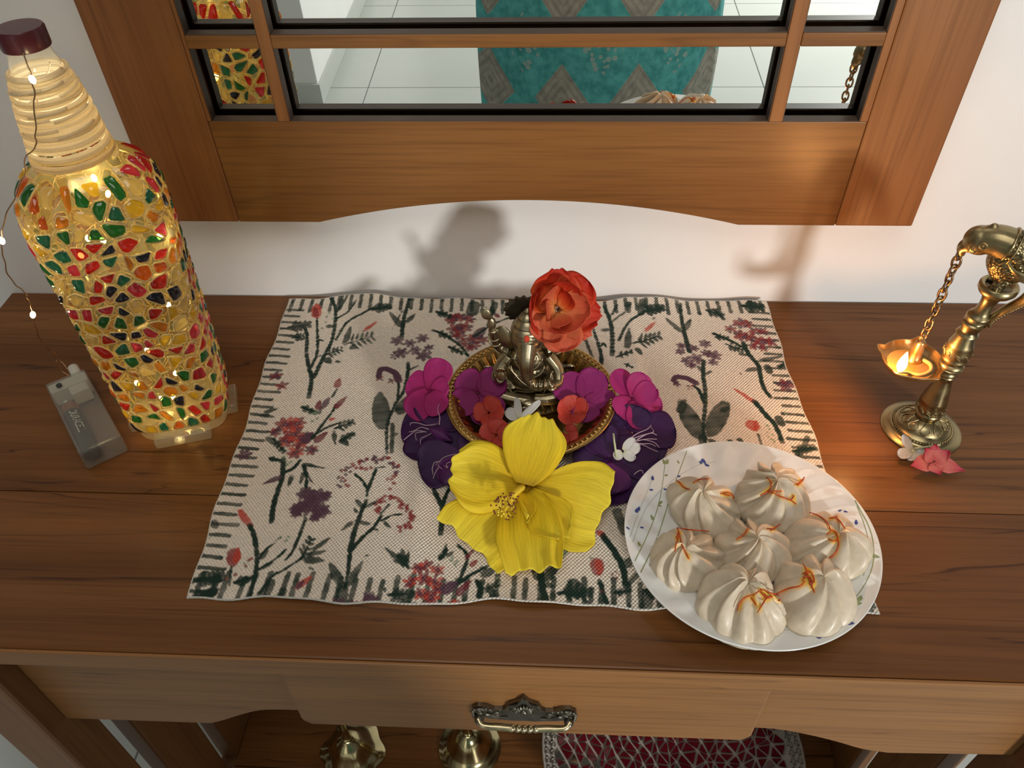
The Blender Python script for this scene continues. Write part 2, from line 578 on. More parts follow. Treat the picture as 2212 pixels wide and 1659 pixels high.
XO0, XO1, XI0, XI1 = -0.3290, 0.3315, -0.2545, 0.2605
W0, W1, HT, FF, FB = 0.096, 0.720, 0.80, -0.0165, 0.0042
for x0, x1, nm in ((XO0, XI0 - 0.003, 'left_stile'), (XI1 + 0.006, XO1, 'right_stile')):
    mpart(MB().box(x0, x1, FF, FB, 0.0, HT), nm.split('_')[1], M['frame_v'], 0.0015)
arch = [(-0.1845 + 0.3685 * k / 28, 0.0238 * (1 - (2 * k / 28 - 1) ** 2)) for k in range(29)]
poly = [(XI0 - 0.0027, 0.0)] + arch + [(XI1 + 0.0057, 0.0), (XI1 + 0.0057, W0), (XI0 - 0.0027, W0)]
mpart(MB().prism(poly, FF + 0.0006, -0.0062, lambda a, b, h: (a, h, b)), 'bottom_rail', M['frame_h'], 0.0006)
mpart(MB().prism([(a, b if b < W0 - 0.001 else W0 - 0.0048) for a, b in poly], -0.0061, FB, lambda a, b, h: (a, h, b)), 'rail_back', M['rebate'], 0)
mpart(MB().box(XI0 - 0.0027, XI1 + 0.0057, FF + 0.0006, FB, W1, HT), 'top_rail', M['frame_h'])
# stile liner strips so the opening is the right width
mpart(MB().box(XI1, XI1 + 0.0058, FF + 0.0005, -0.0062, W0 + 0.0002, W1 - 0.0002), 'stile_edge', M['frame_v'], 0.0004)
mpart(MB().box(XI0 - 0.0028, XI0, FF + 0.0005, -0.0062, W0 + 0.0002, W1 - 0.0002), 'stile_edge', M['frame_v'], 0.0004)
rows = [(W0, 0.1550), (0.1650, 0.2320), (0.2420, 0.574), (0.584, 0.651), (0.661, W1)]
cols = [(XI0, -0.1995), (-0.1897, 0.1905), (0.2010, XI1)]
for xa, xb in ((-0.1995, -0.1897), (0.1905, 0.2010)):
    mpart(MB().box(xa, xb, FF, -0.0062, W0 + 0.0001, W1 - 0.0001), 'glazing_bar', M['frame_v'], 0.0008)
for (a, b), (c, d) in zip(rows[:-1], rows[1:]):
    for xa, xb in cols:
        mpart(MB().box(xa + 0.0001, xb - 0.0001, FF, -0.0062, b, c), 'glazing_bar', M['frame_h'], 0.0008)
mpart(MB().box(XI0 - 0.0026, XI1 + 0.0056, 0.0012, 0.0040, W0 - 0.0046, W1 - 0.0002), 'backing_board', M['rebate'], 0)
for a, b in rows:
    for xa, xb in cols:
        # the silvered glass stands a little behind the bars
        mpart(MB().box(xa - 0.0020, xb + 0.0020, -0.0004, 0.0011, a - 0.0040, b + 0.0040 if b < 0.7 else b - 0.0003), 'mirror_pane', M['mirror'], 0)
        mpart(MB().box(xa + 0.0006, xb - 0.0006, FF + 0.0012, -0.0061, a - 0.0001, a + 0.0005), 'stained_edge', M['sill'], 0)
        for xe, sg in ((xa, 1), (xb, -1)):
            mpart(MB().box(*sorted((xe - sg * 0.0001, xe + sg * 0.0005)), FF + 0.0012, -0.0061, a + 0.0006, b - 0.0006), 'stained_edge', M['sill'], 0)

# ------------------------------------------------------------------ mosaic glass bottle with fairy lights
BX, BY, BROT = -0.3120, -0.1640, math.radians(17.5)
BW = Matrix.Translation((BX, BY, 0)) @ Matrix.Rotation(BROT, 4, 'Z')
# z, half width, half depth, squareness exponent
BP = np.array([(0.0075, 0.0335, 0.0285, 4.5), (0.011, 0.0360, 0.0310, 4.5), (0.020, 0.0385, 0.0335, 4.2), (0.060, 0.0402, 0.0352, 3.9), (0.110, 0.0420, 0.0370, 3.6), (0.160, 0.0436, 0.0385, 3.4),
               (0.196, 0.0446, 0.0395, 3.3), (0.2110, 0.0440, 0.0392, 3.2), (0.2200, 0.0415, 0.0375, 3.0), (0.2275, 0.0375, 0.0345, 2.7), (0.2330, 0.0315, 0.0300, 2.3), (0.2365, 0.0248, 0.0245, 2.0)])


def bsurf(a, z, off=0.0):
    hw, hd, n = (np.interp(z, BP[:, 0], BP[:, k]) for k in (1, 2, 3))
    c, s = math.cos(a), math.sin(a)
    r = 1.0 / ((abs(c) / hw) ** n + (abs(s) / hd) ** n) ** (1 / n)
    return np.array((r * c, r * s, z)) * 1.0 + off * np.array((c, s, 0.0))


def bpoint(a, z, off=0.0):
    p = bsurf(a, z)
    e = 1e-3
    ta = bsurf(a + e, z) - bsurf(a - e, z)
    tz = bsurf(a, min(z + 4 * e, 0.2365)) - bsurf(a, max(z - 4 * e, 0.0075))
    n = np.cross(ta, tz)
    n /= np.linalg.norm(n) + 1e-12
    return tuple(BW @ Vector(p + n * off))


bottle = thing('decorated_bottle', 'tall glass bottle covered in painted mosaic chips with rope wound neck, lit from inside', 'bottle', (BX, BY, 0.0))


def glassy(name, col, trans=0.55, clear=0.35, rough=0.12, metal=None):
    t = NT(name)
    v = t.coords()
    n = t.noise(v, 90, 3)
    t.set(Base_Color=col, Roughness=rough)
    t.bump(n, 0.10, 0.001)
    tr = t.node('ShaderNodeBsdfTranslucent', {'Color': (*col, 1)})
    tp = t.node('ShaderNodeBsdfTransparent', {'Color': (*[min(1, c * 1.05 + 0.03) for c in col], 1)})
    m1 = t.node('ShaderNodeMixShader', {0: clear, 1: tr.outputs[0], 2: tp.outputs[0]})
    lw = t.node('ShaderNodeLayerWeight', {'Blend': 0.5})
    fr = t.math('ADD', t.math('MULTIPLY', t.math('POWER', lw.outputs['Facing'], 4.0), 0.8), 0.035)
    gl = t.node('ShaderNodeBsdfGlossy', {'Color': (1, 1, 1, 1), 'Roughness': rough})
    m2 = t.node('ShaderNodeMixShader', {0: 1 - trans, 1: m1.outputs[0], 2: t.p.outputs[0]})
    m3 = t.node('ShaderNodeMixShader', {0: fr, 1: m2.outputs[0], 2: gl.outputs[0]})
    t.link(m3.outputs[0], t.out.inputs[0])
    return t.m


M['bglass'] = glassy('honey_tinted_glass', (0.80, 0.68, 0.32), 0.97, 0.88, 0.08)
M['clear'] = glassy('clear_bottle_glass', (0.90, 0.90, 0.84), 0.92, 0.85, 0.05)
CH_COL = {'red': (0.42, 0.012, 0.010), 'crimson': (0.36, 0.01, 0.04), 'pink': (0.50, 0.03, 0.10), 'green': (0.006, 0.12, 0.03), 'teal': (0.006, 0.12, 0.12), 'navy': (0.008, 0.010, 0.05),
          'amber': (0.55, 0.22, 0.015), 'yellow': (0.62, 0.44, 0.03), 'orange': (0.52, 0.11, 0.01), 'clear': (0.66, 0.56, 0.30)}
for k, c in CH_COL.items():
    M['chip_' + k] = glassy('painted_glass_' + k, c, 0.82, 0.5, 0.06)
t_ = NT('gold_outline_paste')
n_ = t_.noise(t_.coords(), 900, 2)
t_.set(Base_Color=t_.ramp(n_, [(0.3, (0.66, 0.52, 0.24)), (0.7, (1.0, 0.92, 0.66))]), Metallic=0.35, Roughness=0.30)
bn_ = t_.bump(n_, 0.8, 0.001)
tr_ = t_.node('ShaderNodeBsdfTranslucent', {'Color': (1.0, 0.86, 0.50, 1)})
mx_ = t_.node('ShaderNodeMixShader', {0: 0.50, 1: t_.p.outputs[0], 2: tr_.outputs[0]})
t_.link(mx_.outputs[0], t_.out.inputs[0])
M['goldline'] = t_.m
t_ = NT('cotton_rope')
n_ = t_.noise(t_.coords(), 700, 3)
t_.set(Base_Color=t_.ramp(n_, [(0.3, (0.74, 0.66, 0.52)), (0.7, (0.92, 0.87, 0.75))]), Roughness=0.8)
t_.bump(n_, 0.6, 0.001)
tr_ = t_.node('ShaderNodeBsdfTranslucent', {'Color': (0.95, 0.87, 0.68, 1)})
mx_ = t_.node('ShaderNodeMixShader', {0: 0.68, 1: t_.p.outputs[0], 2: tr_.outputs[0]})
t_.link(mx_.outputs[0], t_.out.inputs[0])
M['rope'] = t_.m

NA = 64
m = MB()
P = np.array([[bpoint(2 * PI * j / NA, z) for j in range(NA)] for z in np.concatenate([np.linspace(0.0075, 0.02, 5), np.linspace(0.03, 0.20, 14), np.linspace(0.206, 0.2455, 12)])])
m.grid(P, False, True)
glass_o = m.build('glass_body', M['bglass'], bottle)
# heavy clear foot with a raised tab on each side
m = MB()
for k, (z0, z1, s) in enumerate(((0.0005, 0.0125, 1.0),)):
    m.grid(np.array([[tuple(BW @ Vector((bsurf(2 * PI * j / NA, 0.016)[0] * q, bsurf(2 * PI * j / NA, 0.016)[1] * q, z))) for j in range(NA)]
                     for z, q in ((z0, 0.0), (z0, 0.90), (z0 + 0.002, 0.95), (0.010, 0.985), (z1, 0.93), (z1 + 0.002, 0.75), (z1 + 0.002, 0.0))]), False, True)
for sx, sy, w in ((0, -1, 0.022), (1, 0, 0.014), (0, 1, 0.022), (-1, 0, 0.014)):
    hw, hd = 0.0370, 0.0320
    if sx == 0:
        m.box(-w, w, *sorted((sy * (hd - 0.006), sy * (hd + 0.0075))), 0.0005, 0.0095, BW)
    else:
        m.box(*sorted((sx * (hw - 0.006), sx * (hw + 0.0065))), -w, w, 0.0005, 0.0095, BW)
m.build('glass_foot', M['clear'], bottle, bevel=0.0012, angle=40)
m = MB()
m.lathe([(0.0138, 0.290), (0.0142, 0.2990), (0.0132, 0.3020), (0.0125, 0.3040), (0.0125, 0.3105)], 32, (BX, BY, 0))
m.build('glass_neck', M['clear'], bottle)
M['cap'] = plain('maroon_plastic_cap', (0.085, 0.013, 0.017), 0.30, var=0.08)
m = MB()
m.lathe([(0, 0.3085), (0.0136, 0.3085), (0.0139, 0.3095), (0.0139, 0.3188), (0.0130, 0.3202), (0.0, 0.3204)], 40, (BX, BY, 0))
m.build('screw_cap', M['cap'], bottle, angle=35)
# rope: one long helix with uneven turns
turns, pth = 28, []
for i in range(turns * 26 + 1):
    u = i / (turns * 26)
    a = 2 * PI * turns * u
    z = 0.2372 + (0.2960 - 0.2372) * u + 0.0006 * math.sin(a * 0.31) + 0.0005 * math.sin(a * 0.123 + 1)
    r = np.interp(z, [0.2365, 0.243, 0.252, 0.272, 0.286, 0.295, 0.300], [0.0258, 0.0245, 0.0232, 0.0210, 0.0182, 0.0160, 0.0150]) + 0.0005 * math.sin(a * 0.37 + 2)
    pth.append((BX + r * math.cos(a), BY + r * math.sin(a), z))
m = MB().tube(pth, [0.00140 + 0.00012 * math.sin(i * 0.83) for i in range(len(pth))], 6)
for i in range(9):
    a0, z0 = rng.uniform(3.4, 5.6), rng.uniform(0.252, 0.292)
    r = np.interp(z0, [0.2365, 0.243, 0.252, 0.272, 0.286, 0.295, 0.300], [0.0258, 0.0245, 0.0232, 0.0210, 0.0182, 0.0160, 0.0150]) + 0.0012
    m.tube([(BX + r * math.cos(a0 + k * 0.16), BY + r * math.sin(a0 + k * 0.16), z0 + k * 0.0004) for k in range(8)], 0.0010, 5)
m.build('rope_binding', M['rope'], bottle)
# chips: cells of a jittered lattice on the unrolled wall
NCX, NCZ = 24, 18
Z0, Z1 = 0.0125, 0.2335
PERI = 0.252
cells = []
pts = {}
for i in range(NCZ):
    for j in range(NCX):
        u = (j + 0.5 * (i % 2) + rng.uniform(-0.36, 0.36)) / NCX * PERI
        w = Z0 + (i + 0.5 + rng.uniform(-0.34, 0.34)) / NCZ * (Z1 - Z0)
        pts[i, j] = (u, w)


def clip(poly, px, py, nx, ny):
    out = []
    n = len(poly)
    for k in range(n):
        a, b = poly[k], poly[(k + 1) % n]
        da = (a[0] - px) * nx + (a[1] - py) * ny
        db = (b[0] - px) * nx + (b[1] - py) * ny
        if da <= 0:
            out.append(a)
        if (da < 0 < db) or (db < 0 < da):
            t = da / (da - db)
            out.append((a[0] + t * (b[0] - a[0]), a[1] + t * (b[1] - a[1])))
    return out


def wall_angle(u):
    return 2 * PI * u / PERI


gold = MB()
rest_chips, rest_mats = MB(), []
EYE = Vector(C_POS)


def facing(u, w):
    p0, p1 = Vector(bpoint(wall_angle(u), w)), Vector(bpoint(wall_angle(u), w, 0.01))
    return (p1 - p0).normalized().dot((EYE - p0).normalized())


rank = sorted(pts, key=lambda k: -facing(*pts[k]))
front_set = set(rank[:296])
keys = list(CH_COL)
wts = np.array([0.11, 0.05, 0.07, 0.15, 0.10, 0.13, 0.13, 0.13, 0.06, 0.07]); wts /= wts.sum()
for (i, j), (u, w) in pts.items():
    poly = [(u - 0.02, max(Z0, w - 0.02)), (u + 0.02, max(Z0, w - 0.02)), (u + 0.02, min(Z1, w + 0.02)), (u - 0.02, min(Z1, w + 0.02))]
    for di in (-2, -1, 0, 1, 2):
        for dj in (-3, -2, -1, 0, 1, 2, 3):
            if (di or dj) and 0 <= i + di < NCZ:
                q = pts[i + di, (j + dj) % NCX]
                qx = q[0] + PERI * round((u - q[0]) / PERI)
                nx, ny = qx - u, q[1] - w
                L = math.hypot(nx, ny)
                ins = 0.00105
                poly = clip(poly, (u + qx) / 2 - nx / L * ins, (w + q[1]) / 2 - ny / L * ins, nx / L, ny / L)
    # drop very short edges, some corners
    pp = []
    for k, a in enumerate(poly):
        b = poly[k - 1]
        if math.hypot(a[0] - b[0], a[1] - b[1]) > 0.0019:
            pp.append(a)
    while len(pp) > 4 and rng.random() < 0.75 or len(pp) > 6:
        pp.pop(int(rng.integers(len(pp))))
    if len(pp) < 3:
        continue
    cx, cy = np.mean([p[0] for p in pp]), np.mean([p[1] for p in pp])
    key = keys[rng.choice(len(keys), p=wts)]
    shr = rng.uniform(0.84, 0.97)
    inner = [(cx + (a - cx) * shr, cy + (b - cy) * shr) for a, b in pp]
    rnd = []
    n = len(inner)
    for k in range(n):      # round the corners a little
        a, b, c = inner[k - 1], inner[k], inner[(k + 1) % n]
        rnd.append((b[0] + 0.16 * (a[0] - b[0]), b[1] + 0.16 * (a[1] - b[1])))
        rnd.append((b[0] + 0.16 * (c[0] - b[0]), b[1] + 0.16 * (c[1] - b[1])))
    m = MB()
    n = len(rnd)
    vs = [bpoint(wall_angle(a), b, 0.0004) for a, b in rnd] + [bpoint(wall_angle(cx + (a - cx) * 0.72), cy + (b - cy) * 0.72, 0.0017) for a, b in rnd] + [bpoint(wall_angle(cx), cy, 0.0021)]
    fs = [(k, (k + 1) % n, n + (k + 1) % n, n + k) for k in range(n)] + [(n + k, n + (k + 1) % n, 2 * n) for k in range(n)]
    m.add(vs, fs)
    if (i, j) in front_set:
        m.build('mosaic_chip', M['chip_' + key], bottle)
    else:
        rest_chips.add(m.v, m.f); rest_mats += [keys.index(key)] * len(m.f)
    if w < 0.214 or rng.random() < 0.3:
        loop = []
        rim = rnd if rng.random() < 0.8 else pp
        for k in range(len(rim)):
            a, b = rim[k], rim[(k + 1) % len(rim)]
            ns = 3 if math.hypot(a[0] - b[0], a[1] - b[1]) > 0.004 else 1
            for q in range(ns):
                x = cx + ((a[0] + (b[0] - a[0]) * q / ns) - cx) * 1.09
                y = cy + ((a[1] + (b[1] - a[1]) * q / ns) - cy) * 1.09
                loop.append(bpoint(wall_angle(x), min(max(y, Z0), Z1), 0.0005))
        gold.tube(loop, [0.00062 * rng.uniform(0.75, 1.3) for _ in loop], 5, closed=True)
ro = rest_chips.build('mosaic_chips', None, bottle, fixn=False)
for k in keys:
    ro.data.materials.append(M['chip_' + k])
ro.data.polygons.foreach_set('material_index', rest_mats)
tag(ro, kind='stuff')
# stray gold strokes
for k in range(260):
    a0, z0 = rng.uniform(0, 2 * PI), rng.uniform(0.016, 0.218)
    an = rng.uniform(0, PI)
    L = rng.uniform(0.004, 0.012)
    gold.tube([bpoint(a0 + (t - 0.5) * L * math.cos(an) / 0.040, min(max(z0 + (t - 0.5) * L * math.sin(an), Z0), Z1), 0.0006) for t in (0, 0.33, 0.66, 1)], [0.0004, 0.0006, 0.0006, 0.0004], 5)
g = gold.build('gold_outlines', M['goldline'], bottle, merge=False)
tag(g, kind='stuff')

# fairy light string: wire up out of the bottle, over the side, down to the battery box
M['wire'] = brass('thin_copper_wire', (0.42, 0.25, 0.14), 0.35, bump=0)
t_ = NT('warm_led')
t_.set(Base_Color=(1, 0.9, 0.6), Roughness=0.2)
t_.p.inputs['Emission Color'].default_value = (1.0, 0.80, 0.42, 1)
t_.p.inputs['Emission Strength'].default_value = 60.0
M['led'] = t_.m
string = thing('fairy_lights', 'thin copper wire of warm fairy lights running through the mosaic bottle to a battery case', 'string lights', (BX - 0.055, BY, 0.0))
q = lambda px, py, y: tuple(aty(px, py, y))
outer = [q(48, 112, BY - 0.0150), q(60, 140, BY - 0.0180), q(72, 185, BY - 0.0225), q(74, 230, BY - 0.0245), q(77, 290, BY - 0.026), q(76, 318, BY - 0.0285), q(56, 340, BY - 0.030), q(52, 380, BY - 0.045), q(30, 430, BY - 0.050), q(8, 480, BY - 0.052), q(4, 520, BY - 0.052),
         q(8, 560, BY - 0.052), q(24, 604, BY - 0.050), q(52, 630, BY - 0.048), q(60, 645, BY - 0.046), q(70, 672, BY - 0.043), q(76, 700, BY - 0.04), q(84, 728, BY - 0.036), q(104, 752, BY - 0.030), q(124, 772, BY - 0.026), q(146, 798, BY - 0.030)]
wp = catmull(outer, 130)
wp += 0.0004 * np.stack([np.sin(np.arange(130) * 0.9), np.cos(np.arange(130) * 1.3), np.sin(np.arange(130) * 0.7)], 1)
m = MB().tube(wp, 0.00042, 5)
m.tube(catmull([q(128, 775, BY - 0.026), q(122, 782, BY - 0.03), q(132, 800, BY - 0.030), q(150, 812, BY - 0.032)], 20), 0.00035, 5)
inside = []
for k in range(150):
    u = k / 149
    a = 0.5 + 2 * PI * 5.2 * u
    z = 0.298 - 0.276 * u
    r = 0.0085 if z > 0.24 else 0.009 + 0.018 * min(1, (0.24 - z) / 0.03)
    inside.append((BX + r * math.cos(a), BY + 0.85 * r * math.sin(a), z))
m.tube(inside, 0.0004, 5)
m.build('copper_wire', M['wire'], string)
leds = [q(70, 172, BY - 0.0258), q(4, 520, BY - 0.052), q(71, 680, BY - 0.042)]
inner_led = [q(190, 515, BY - 0.018), q(345, 512, BY - 0.008), q(175, 552, BY - 0.018), q(318, 757, BY - 0.016), q(296, 828, BY - 0.014), q(374, 858, BY - 0.014), q(203, 385, BY - 0.014), (BX + 0.01, BY + 0.02, 0.10), (BX - 0.02, BY + 0.02, 0.16), (BX + 0.005, BY, 0.045), (BX - 0.01, BY - 0.01, 0.026), (BX, BY + 0.018, 0.20)]
for p in leds + inner_led:
    m = MB().ell(p, (0.0017, 0.0017, 0.0025), Euler((rng.uniform(-0.6, 0.6), rng.uniform(-0.6, 0.6), 0)), 8, 10)
    m.build('led_bulb', M['led'], string)
for k, p in enumerate(inner_led + [(BX + 0.003, BY - 0.003, 0.272), (BX, BY, 0.250)]):
    lamp('fairy_bulb_glow', 'POINT', p, 0.0135 if k < len(inner_led) else 0.060, (1.0, 0.78, 0.42) if k < len(inner_led) else (1.0, 0.86, 0.60), 0.004)
for p in leds[1:]:
    lamp('fairy_bulb_glow', 'POINT', Vector(p) + Vector((0, -0.004, 0.0)), 0.012, (1.0, 0.74, 0.34), 0.003)

# clear battery case with a dark cell inside
M['case'] = glassy('frosted_clear_plastic', (0.80, 0.79, 0.74), 0.90, 0.90, 0.2)
M['case_w'] = glassy('milky_plastic', (0.85, 0.83, 0.75), 0.45, 0.45, 0.3)
M['cell_dark'] = plain('black_battery_sleeve', (0.020, 0.020, 0.020), 0.35)
M['cell_cop'] = plain('copper_battery_top', (0.30, 0.13, 0.06), 0.35, 0.4)
M['steel'] = brass('spring_steel', (0.55, 0.55, 0.52), 0.3, bump=0)
M['white_ink'] = plain('white_print', (0.75, 0.74, 0.70), 0.5)
far, near = atz(150, 832, 0.010), atz(224, 975, 0.010)
ax = (near - far); ax.z = 0; Lc = ax.length; ax.normalize()
cen = (far + near) / 2; cen.z = 0
CWm = Matrix.Translation(cen) @ Matrix(((ax.x, -ax.y, 0, 0), (ax.y, ax.x, 0, 0), (0, 0, 1, 0), (0, 0, 0, 1)))
case = thing('battery_case', 'small clear plastic battery case lying beside the mosaic bottle', 'battery case', (cen.x, cen.y, 0))
hl, hwc, ht = Lc / 2 + 0.002, 0.0165, 0.0195
m = MB()
m.box(-hl, hl, -hwc, hwc, 0.0004, ht, CWm)
shell = m.build('case_shell', M['case'], case, smooth=False, bevel=0.002)
m = MB()
m.box(-hl + 0.0012, -hl + 0.013, -hwc + 0.0012, hwc - 0.0012, 0.002, ht - 0.002, CWm)
m.box(-hl + 0.013, -hl + 0.024, -0.002, 0.013, 0.003, ht - 0.003, CWm)
m.build('switch_block', M['case_w'], case, smooth=False, bevel=0.001)
m = MB().prism([(0.0026 * math.cos(k * PI / 3), 0.0026 * math.sin(k * PI / 3)) for k in range(6)], ht + 0.0001, ht + 0.0008, lambda a, b, h: tuple(CWm @ Vector((-hl + 0.010 + a * 1.2, -0.007 + b, h))))
m.build('switch', M['cell_dark'], case, smooth=False)
m = MB()
tb = [tuple(CWm @ Vector((-hl - 0.016 + 0.001 * k, 0.009, 0.012))) for k in range(22)]
m.tube(tb, 0.0046, 20, caps=False)
m.tube(tb, 0.0036, 20, caps=False)
m.build('wire_outlet', M['case_w'], case)
yb, zb_, rb = -0.0080, 0.0092, 0.0070
m = MB()
m.tube([tuple(CWm @ Vector((x, yb, zb_))) for x in (-hl + 0.030, -hl + 0.0305, -hl + 0.040)], [rb * 0.9, rb, rb], 24)
m.build('battery_top', M['cell_cop'], case, angle=40)
m = MB()
m.tube([tuple(CWm @ Vector((x, yb, zb_))) for x in (-hl + 0.0401, hl - 0.0065, hl - 0.006)], [rb, rb, rb * 0.9], 24)
cell = m.build('battery', M['cell_dark'], case, angle=40)
m = MB()
m.tube([tuple(CWm @ Vector((-hl + 0.0245 + 0.0055 * k / 60, yb + 0.0045 * math.cos(k * 0.6), zb_ + 0.0045 * math.sin(k * 0.6)))) for k in range(60)], 0.0005, 5)
m.build('contact_spring', M['steel'], case)
cu = bpy.data.curves.new('lettering', 'FONT')
cu.body = 'DURACELL'; cu.size = 0.0082; cu.align_x = 'CENTER'; cu.align_y = 'CENTER'; cu.space_character = 0.92
to = bpy.data.objects.new('lettering', cu)
COL.objects.link(to)
dg = bpy.context.evaluated_depsgraph_get()
tm = bpy.data.meshes.new_from_object(to.evaluated_get(dg))
bpy.data.objects.remove(to)
m = MB()
xs = [v.co.x for v in tm.vertices]
sx = 0.030 / (max(xs) - min(xs))
vs = []
for v in tm.vertices:
    th = PI / 2 - 0.15 - v.co.y / rb
    vs.append(tuple(CWm @ Vector((-hl + 0.058 + v.co.x * sx, yb + (rb + 0.0002) * -math.cos(PI - th), zb_ + (rb + 0.0002) * math.sin(th)))))
m.add(vs, [tuple(p.vertices) for p in tm.polygons])
m.build('lettering', M['white_ink'], cell, smooth=False, merge=False)

# ------------------------------------------------------------------ printed cotton placemat
TL, TR, BL, BR = (Vector(p) for p in ((-0.2620, -0.0090, 0), (0.2045, -0.0060, 0), (-0.2500, -0.3440, 0), (0.2200, -0.3370, 0)))
NU, NV = 760, 560
uu, vv = np.meshgrid(np.linspace(0, 1, NU), np.linspace(0, 1, NV), indexing='ij')
_c = [np.array(p) for p in (TL, TR, BL, BR)]
XY = ((1 - uu) * (1 - vv))[..., None] * _c[0] + (uu * (1 - vv))[..., None] * _c[1] + ((1 - uu) * vv)[..., None] * _c[2] + (uu * vv)[..., None] * _c[3]


def mat_h(u, v):
    g = lambda x, c, w: np.exp(-((x - c) / w) ** 2)
    z = 0.0018 + 0 * u
    z = z + 0.0085 * g(u, 0.19, 0.085) * np.exp(-v / 0.10) + 0.0035 * g(u, 0.36, 0.05) * np.exp(-v / 0.08)
    z = z + 0.0060 * g(u, 0.76, 0.09) * np.exp(-v / 0.09) + 0.0040 * g(u, 0.98, 0.06) * np.exp(-v / 0.12)
    z = z + 0.0040 * g(u, 0.51, 0.07) * np.exp(-(1 - v) / 0.06) + 0.0015 * g(u, 0.15, 0.08) * np.exp(-(1 - v) / 0.05)
    z = z + 0.0030 * np.where(u < 0.715, g(u, 0.715, 0.045), g(u, 0.715, 0.014)) * g(v, 0.42, 0.40)
    z = z + 0.0022 * g(u, 0.315 + 0.02 * v, 0.018) * g(v, 0.70, 0.20) + 0.0006 * np.sin(u * 21 + v * 4) * np.sin(v * 13 + 1)
    return z


ZZ = mat_h(uu, vv)
XY[..., 2] = ZZ
# the edges wander a little
XY[..., 1] += (0.0012 * np.sin(uu * 17) + 0.0010 * np.sin(uu * 41 + 2) + 0.0006 * np.sin(uu * 73)) * np.abs(1 - 2 * vv)
XY[..., 0] += (0.0010 * np.sin(vv * 15) + 0.0008 * np.sin(vv * 37 + 1)) * np.abs(1 - 2 * uu)

# print: measured on the cloth, in metres on the table plane (from picture positions)
GREEN, PURP, RED, CORAL, PALEG, ROSE = srgb(24, 52, 42), srgb(98, 66, 84), srgb(156, 58, 58), srgb(208, 78, 62), srgb(138, 162, 132), srgb(128, 46, 60)
BASE = np.array(srgb(246, 233, 216))
PC = np.zeros((NU, NV, 3)) + BASE
wob = np.zeros((NU, NV))
for k in range(26):
    fx, fy, ph = rng.normal(0, 260), rng.normal(0, 260), rng.uniform(0, 6.3)
    wob += np.sin(uu * fx * 1.3 + vv * fy + ph)
wob *= 0.00006
wob2 = np.zeros((NU, NV))
for k in range(20):
    fx, fy, ph = rng.normal(0, 120), rng.normal(0, 120), rng.uniform(0, 6.3)
    wob2 += np.sin(uu * fx * 1.3 + vv * fy + ph)
PX, PY = XY[..., 0], XY[..., 1]
DU = 0.468 / (NU - 1)


def window(x0, x1, y0, y1):
    """index window of the lattice that covers a box on the table"""
    i0 = int((x0 + 0.265) / 0.49 * NU) - 24; i1 = int((x1 + 0.265) / 0.47 * NU) + 24
    j0 = int((-y1) / 0.345 * NV) - 40; j1 = int((-y0) / 0.330 * NV) + 24
    return slice(max(i0, 0), max(min(i1, NU), 0)), slice(max(j0, 0), max(min(j1, NV), 0))


def blend(sl, d, col, soft=0.00035, op=0.93):
    a = np.clip(0.5 - (d + wob[sl]) / (2 * soft), 0, 1) * op * (0.93 + 0.015 * wob2[sl])
    a = np.clip(a, 0, 1)[..., None]
    PC[sl] = PC[sl] * (1 - a) + np.array(col) * a


def stroke(P, w, col, taper=0.75):
    P = [np.array(p[:2]) for p in P]
    if len(P) > 2:
        P = list(catmull(P, 5 * len(P)))
    n = len(P)
    for k in range(n - 1):
        a, b = P[k], P[k + 1]
        ww = w * (1 - (1 - taper) * (k + 0.5) / n) / 2
        sl = window(min(a[0], b[0]) - 2 * w, max(a[0], b[0]) + 2 * w, min(a[1], b[1]) - 2 * w, max(a[1], b[1]) + 2 * w)
        x, y = PX[sl], PY[sl]
        if x.size == 0:
            continue
        d = b - a
        t = np.clip(((x - a[0]) * d[0] + (y - a[1]) * d[1]) / (d @ d + 1e-12), 0, 1)
        blend(sl, np.hypot(x - a[0] - t * d[0], y - a[1] - t * d[1]) - ww, col)


def blob(c, rx, ry, ang, col, op=0.93, pinch=0.0):
    sl = window(c[0] - 1.3 * max(rx, ry), c[0] + 1.3 * max(rx, ry), c[1] - 1.3 * max(rx, ry), c[1] + 1.3 * max(rx, ry))
    x, y = PX[sl] - c[0], PY[sl] - c[1]
    if x.size == 0:
        return
    ca, sa = math.cos(ang), math.sin(ang)
    p, q_ = ca * x + sa * y, -sa * x + ca * y
    ryy = ry * np.clip(1 - pinch * (p / rx), 0.15, 1.6)
    d = (np.sqrt((p / rx) ** 2 + (q_ / ryy) ** 2) - 1) * min(rx, ry)
    blend(sl, d, col, op=op)


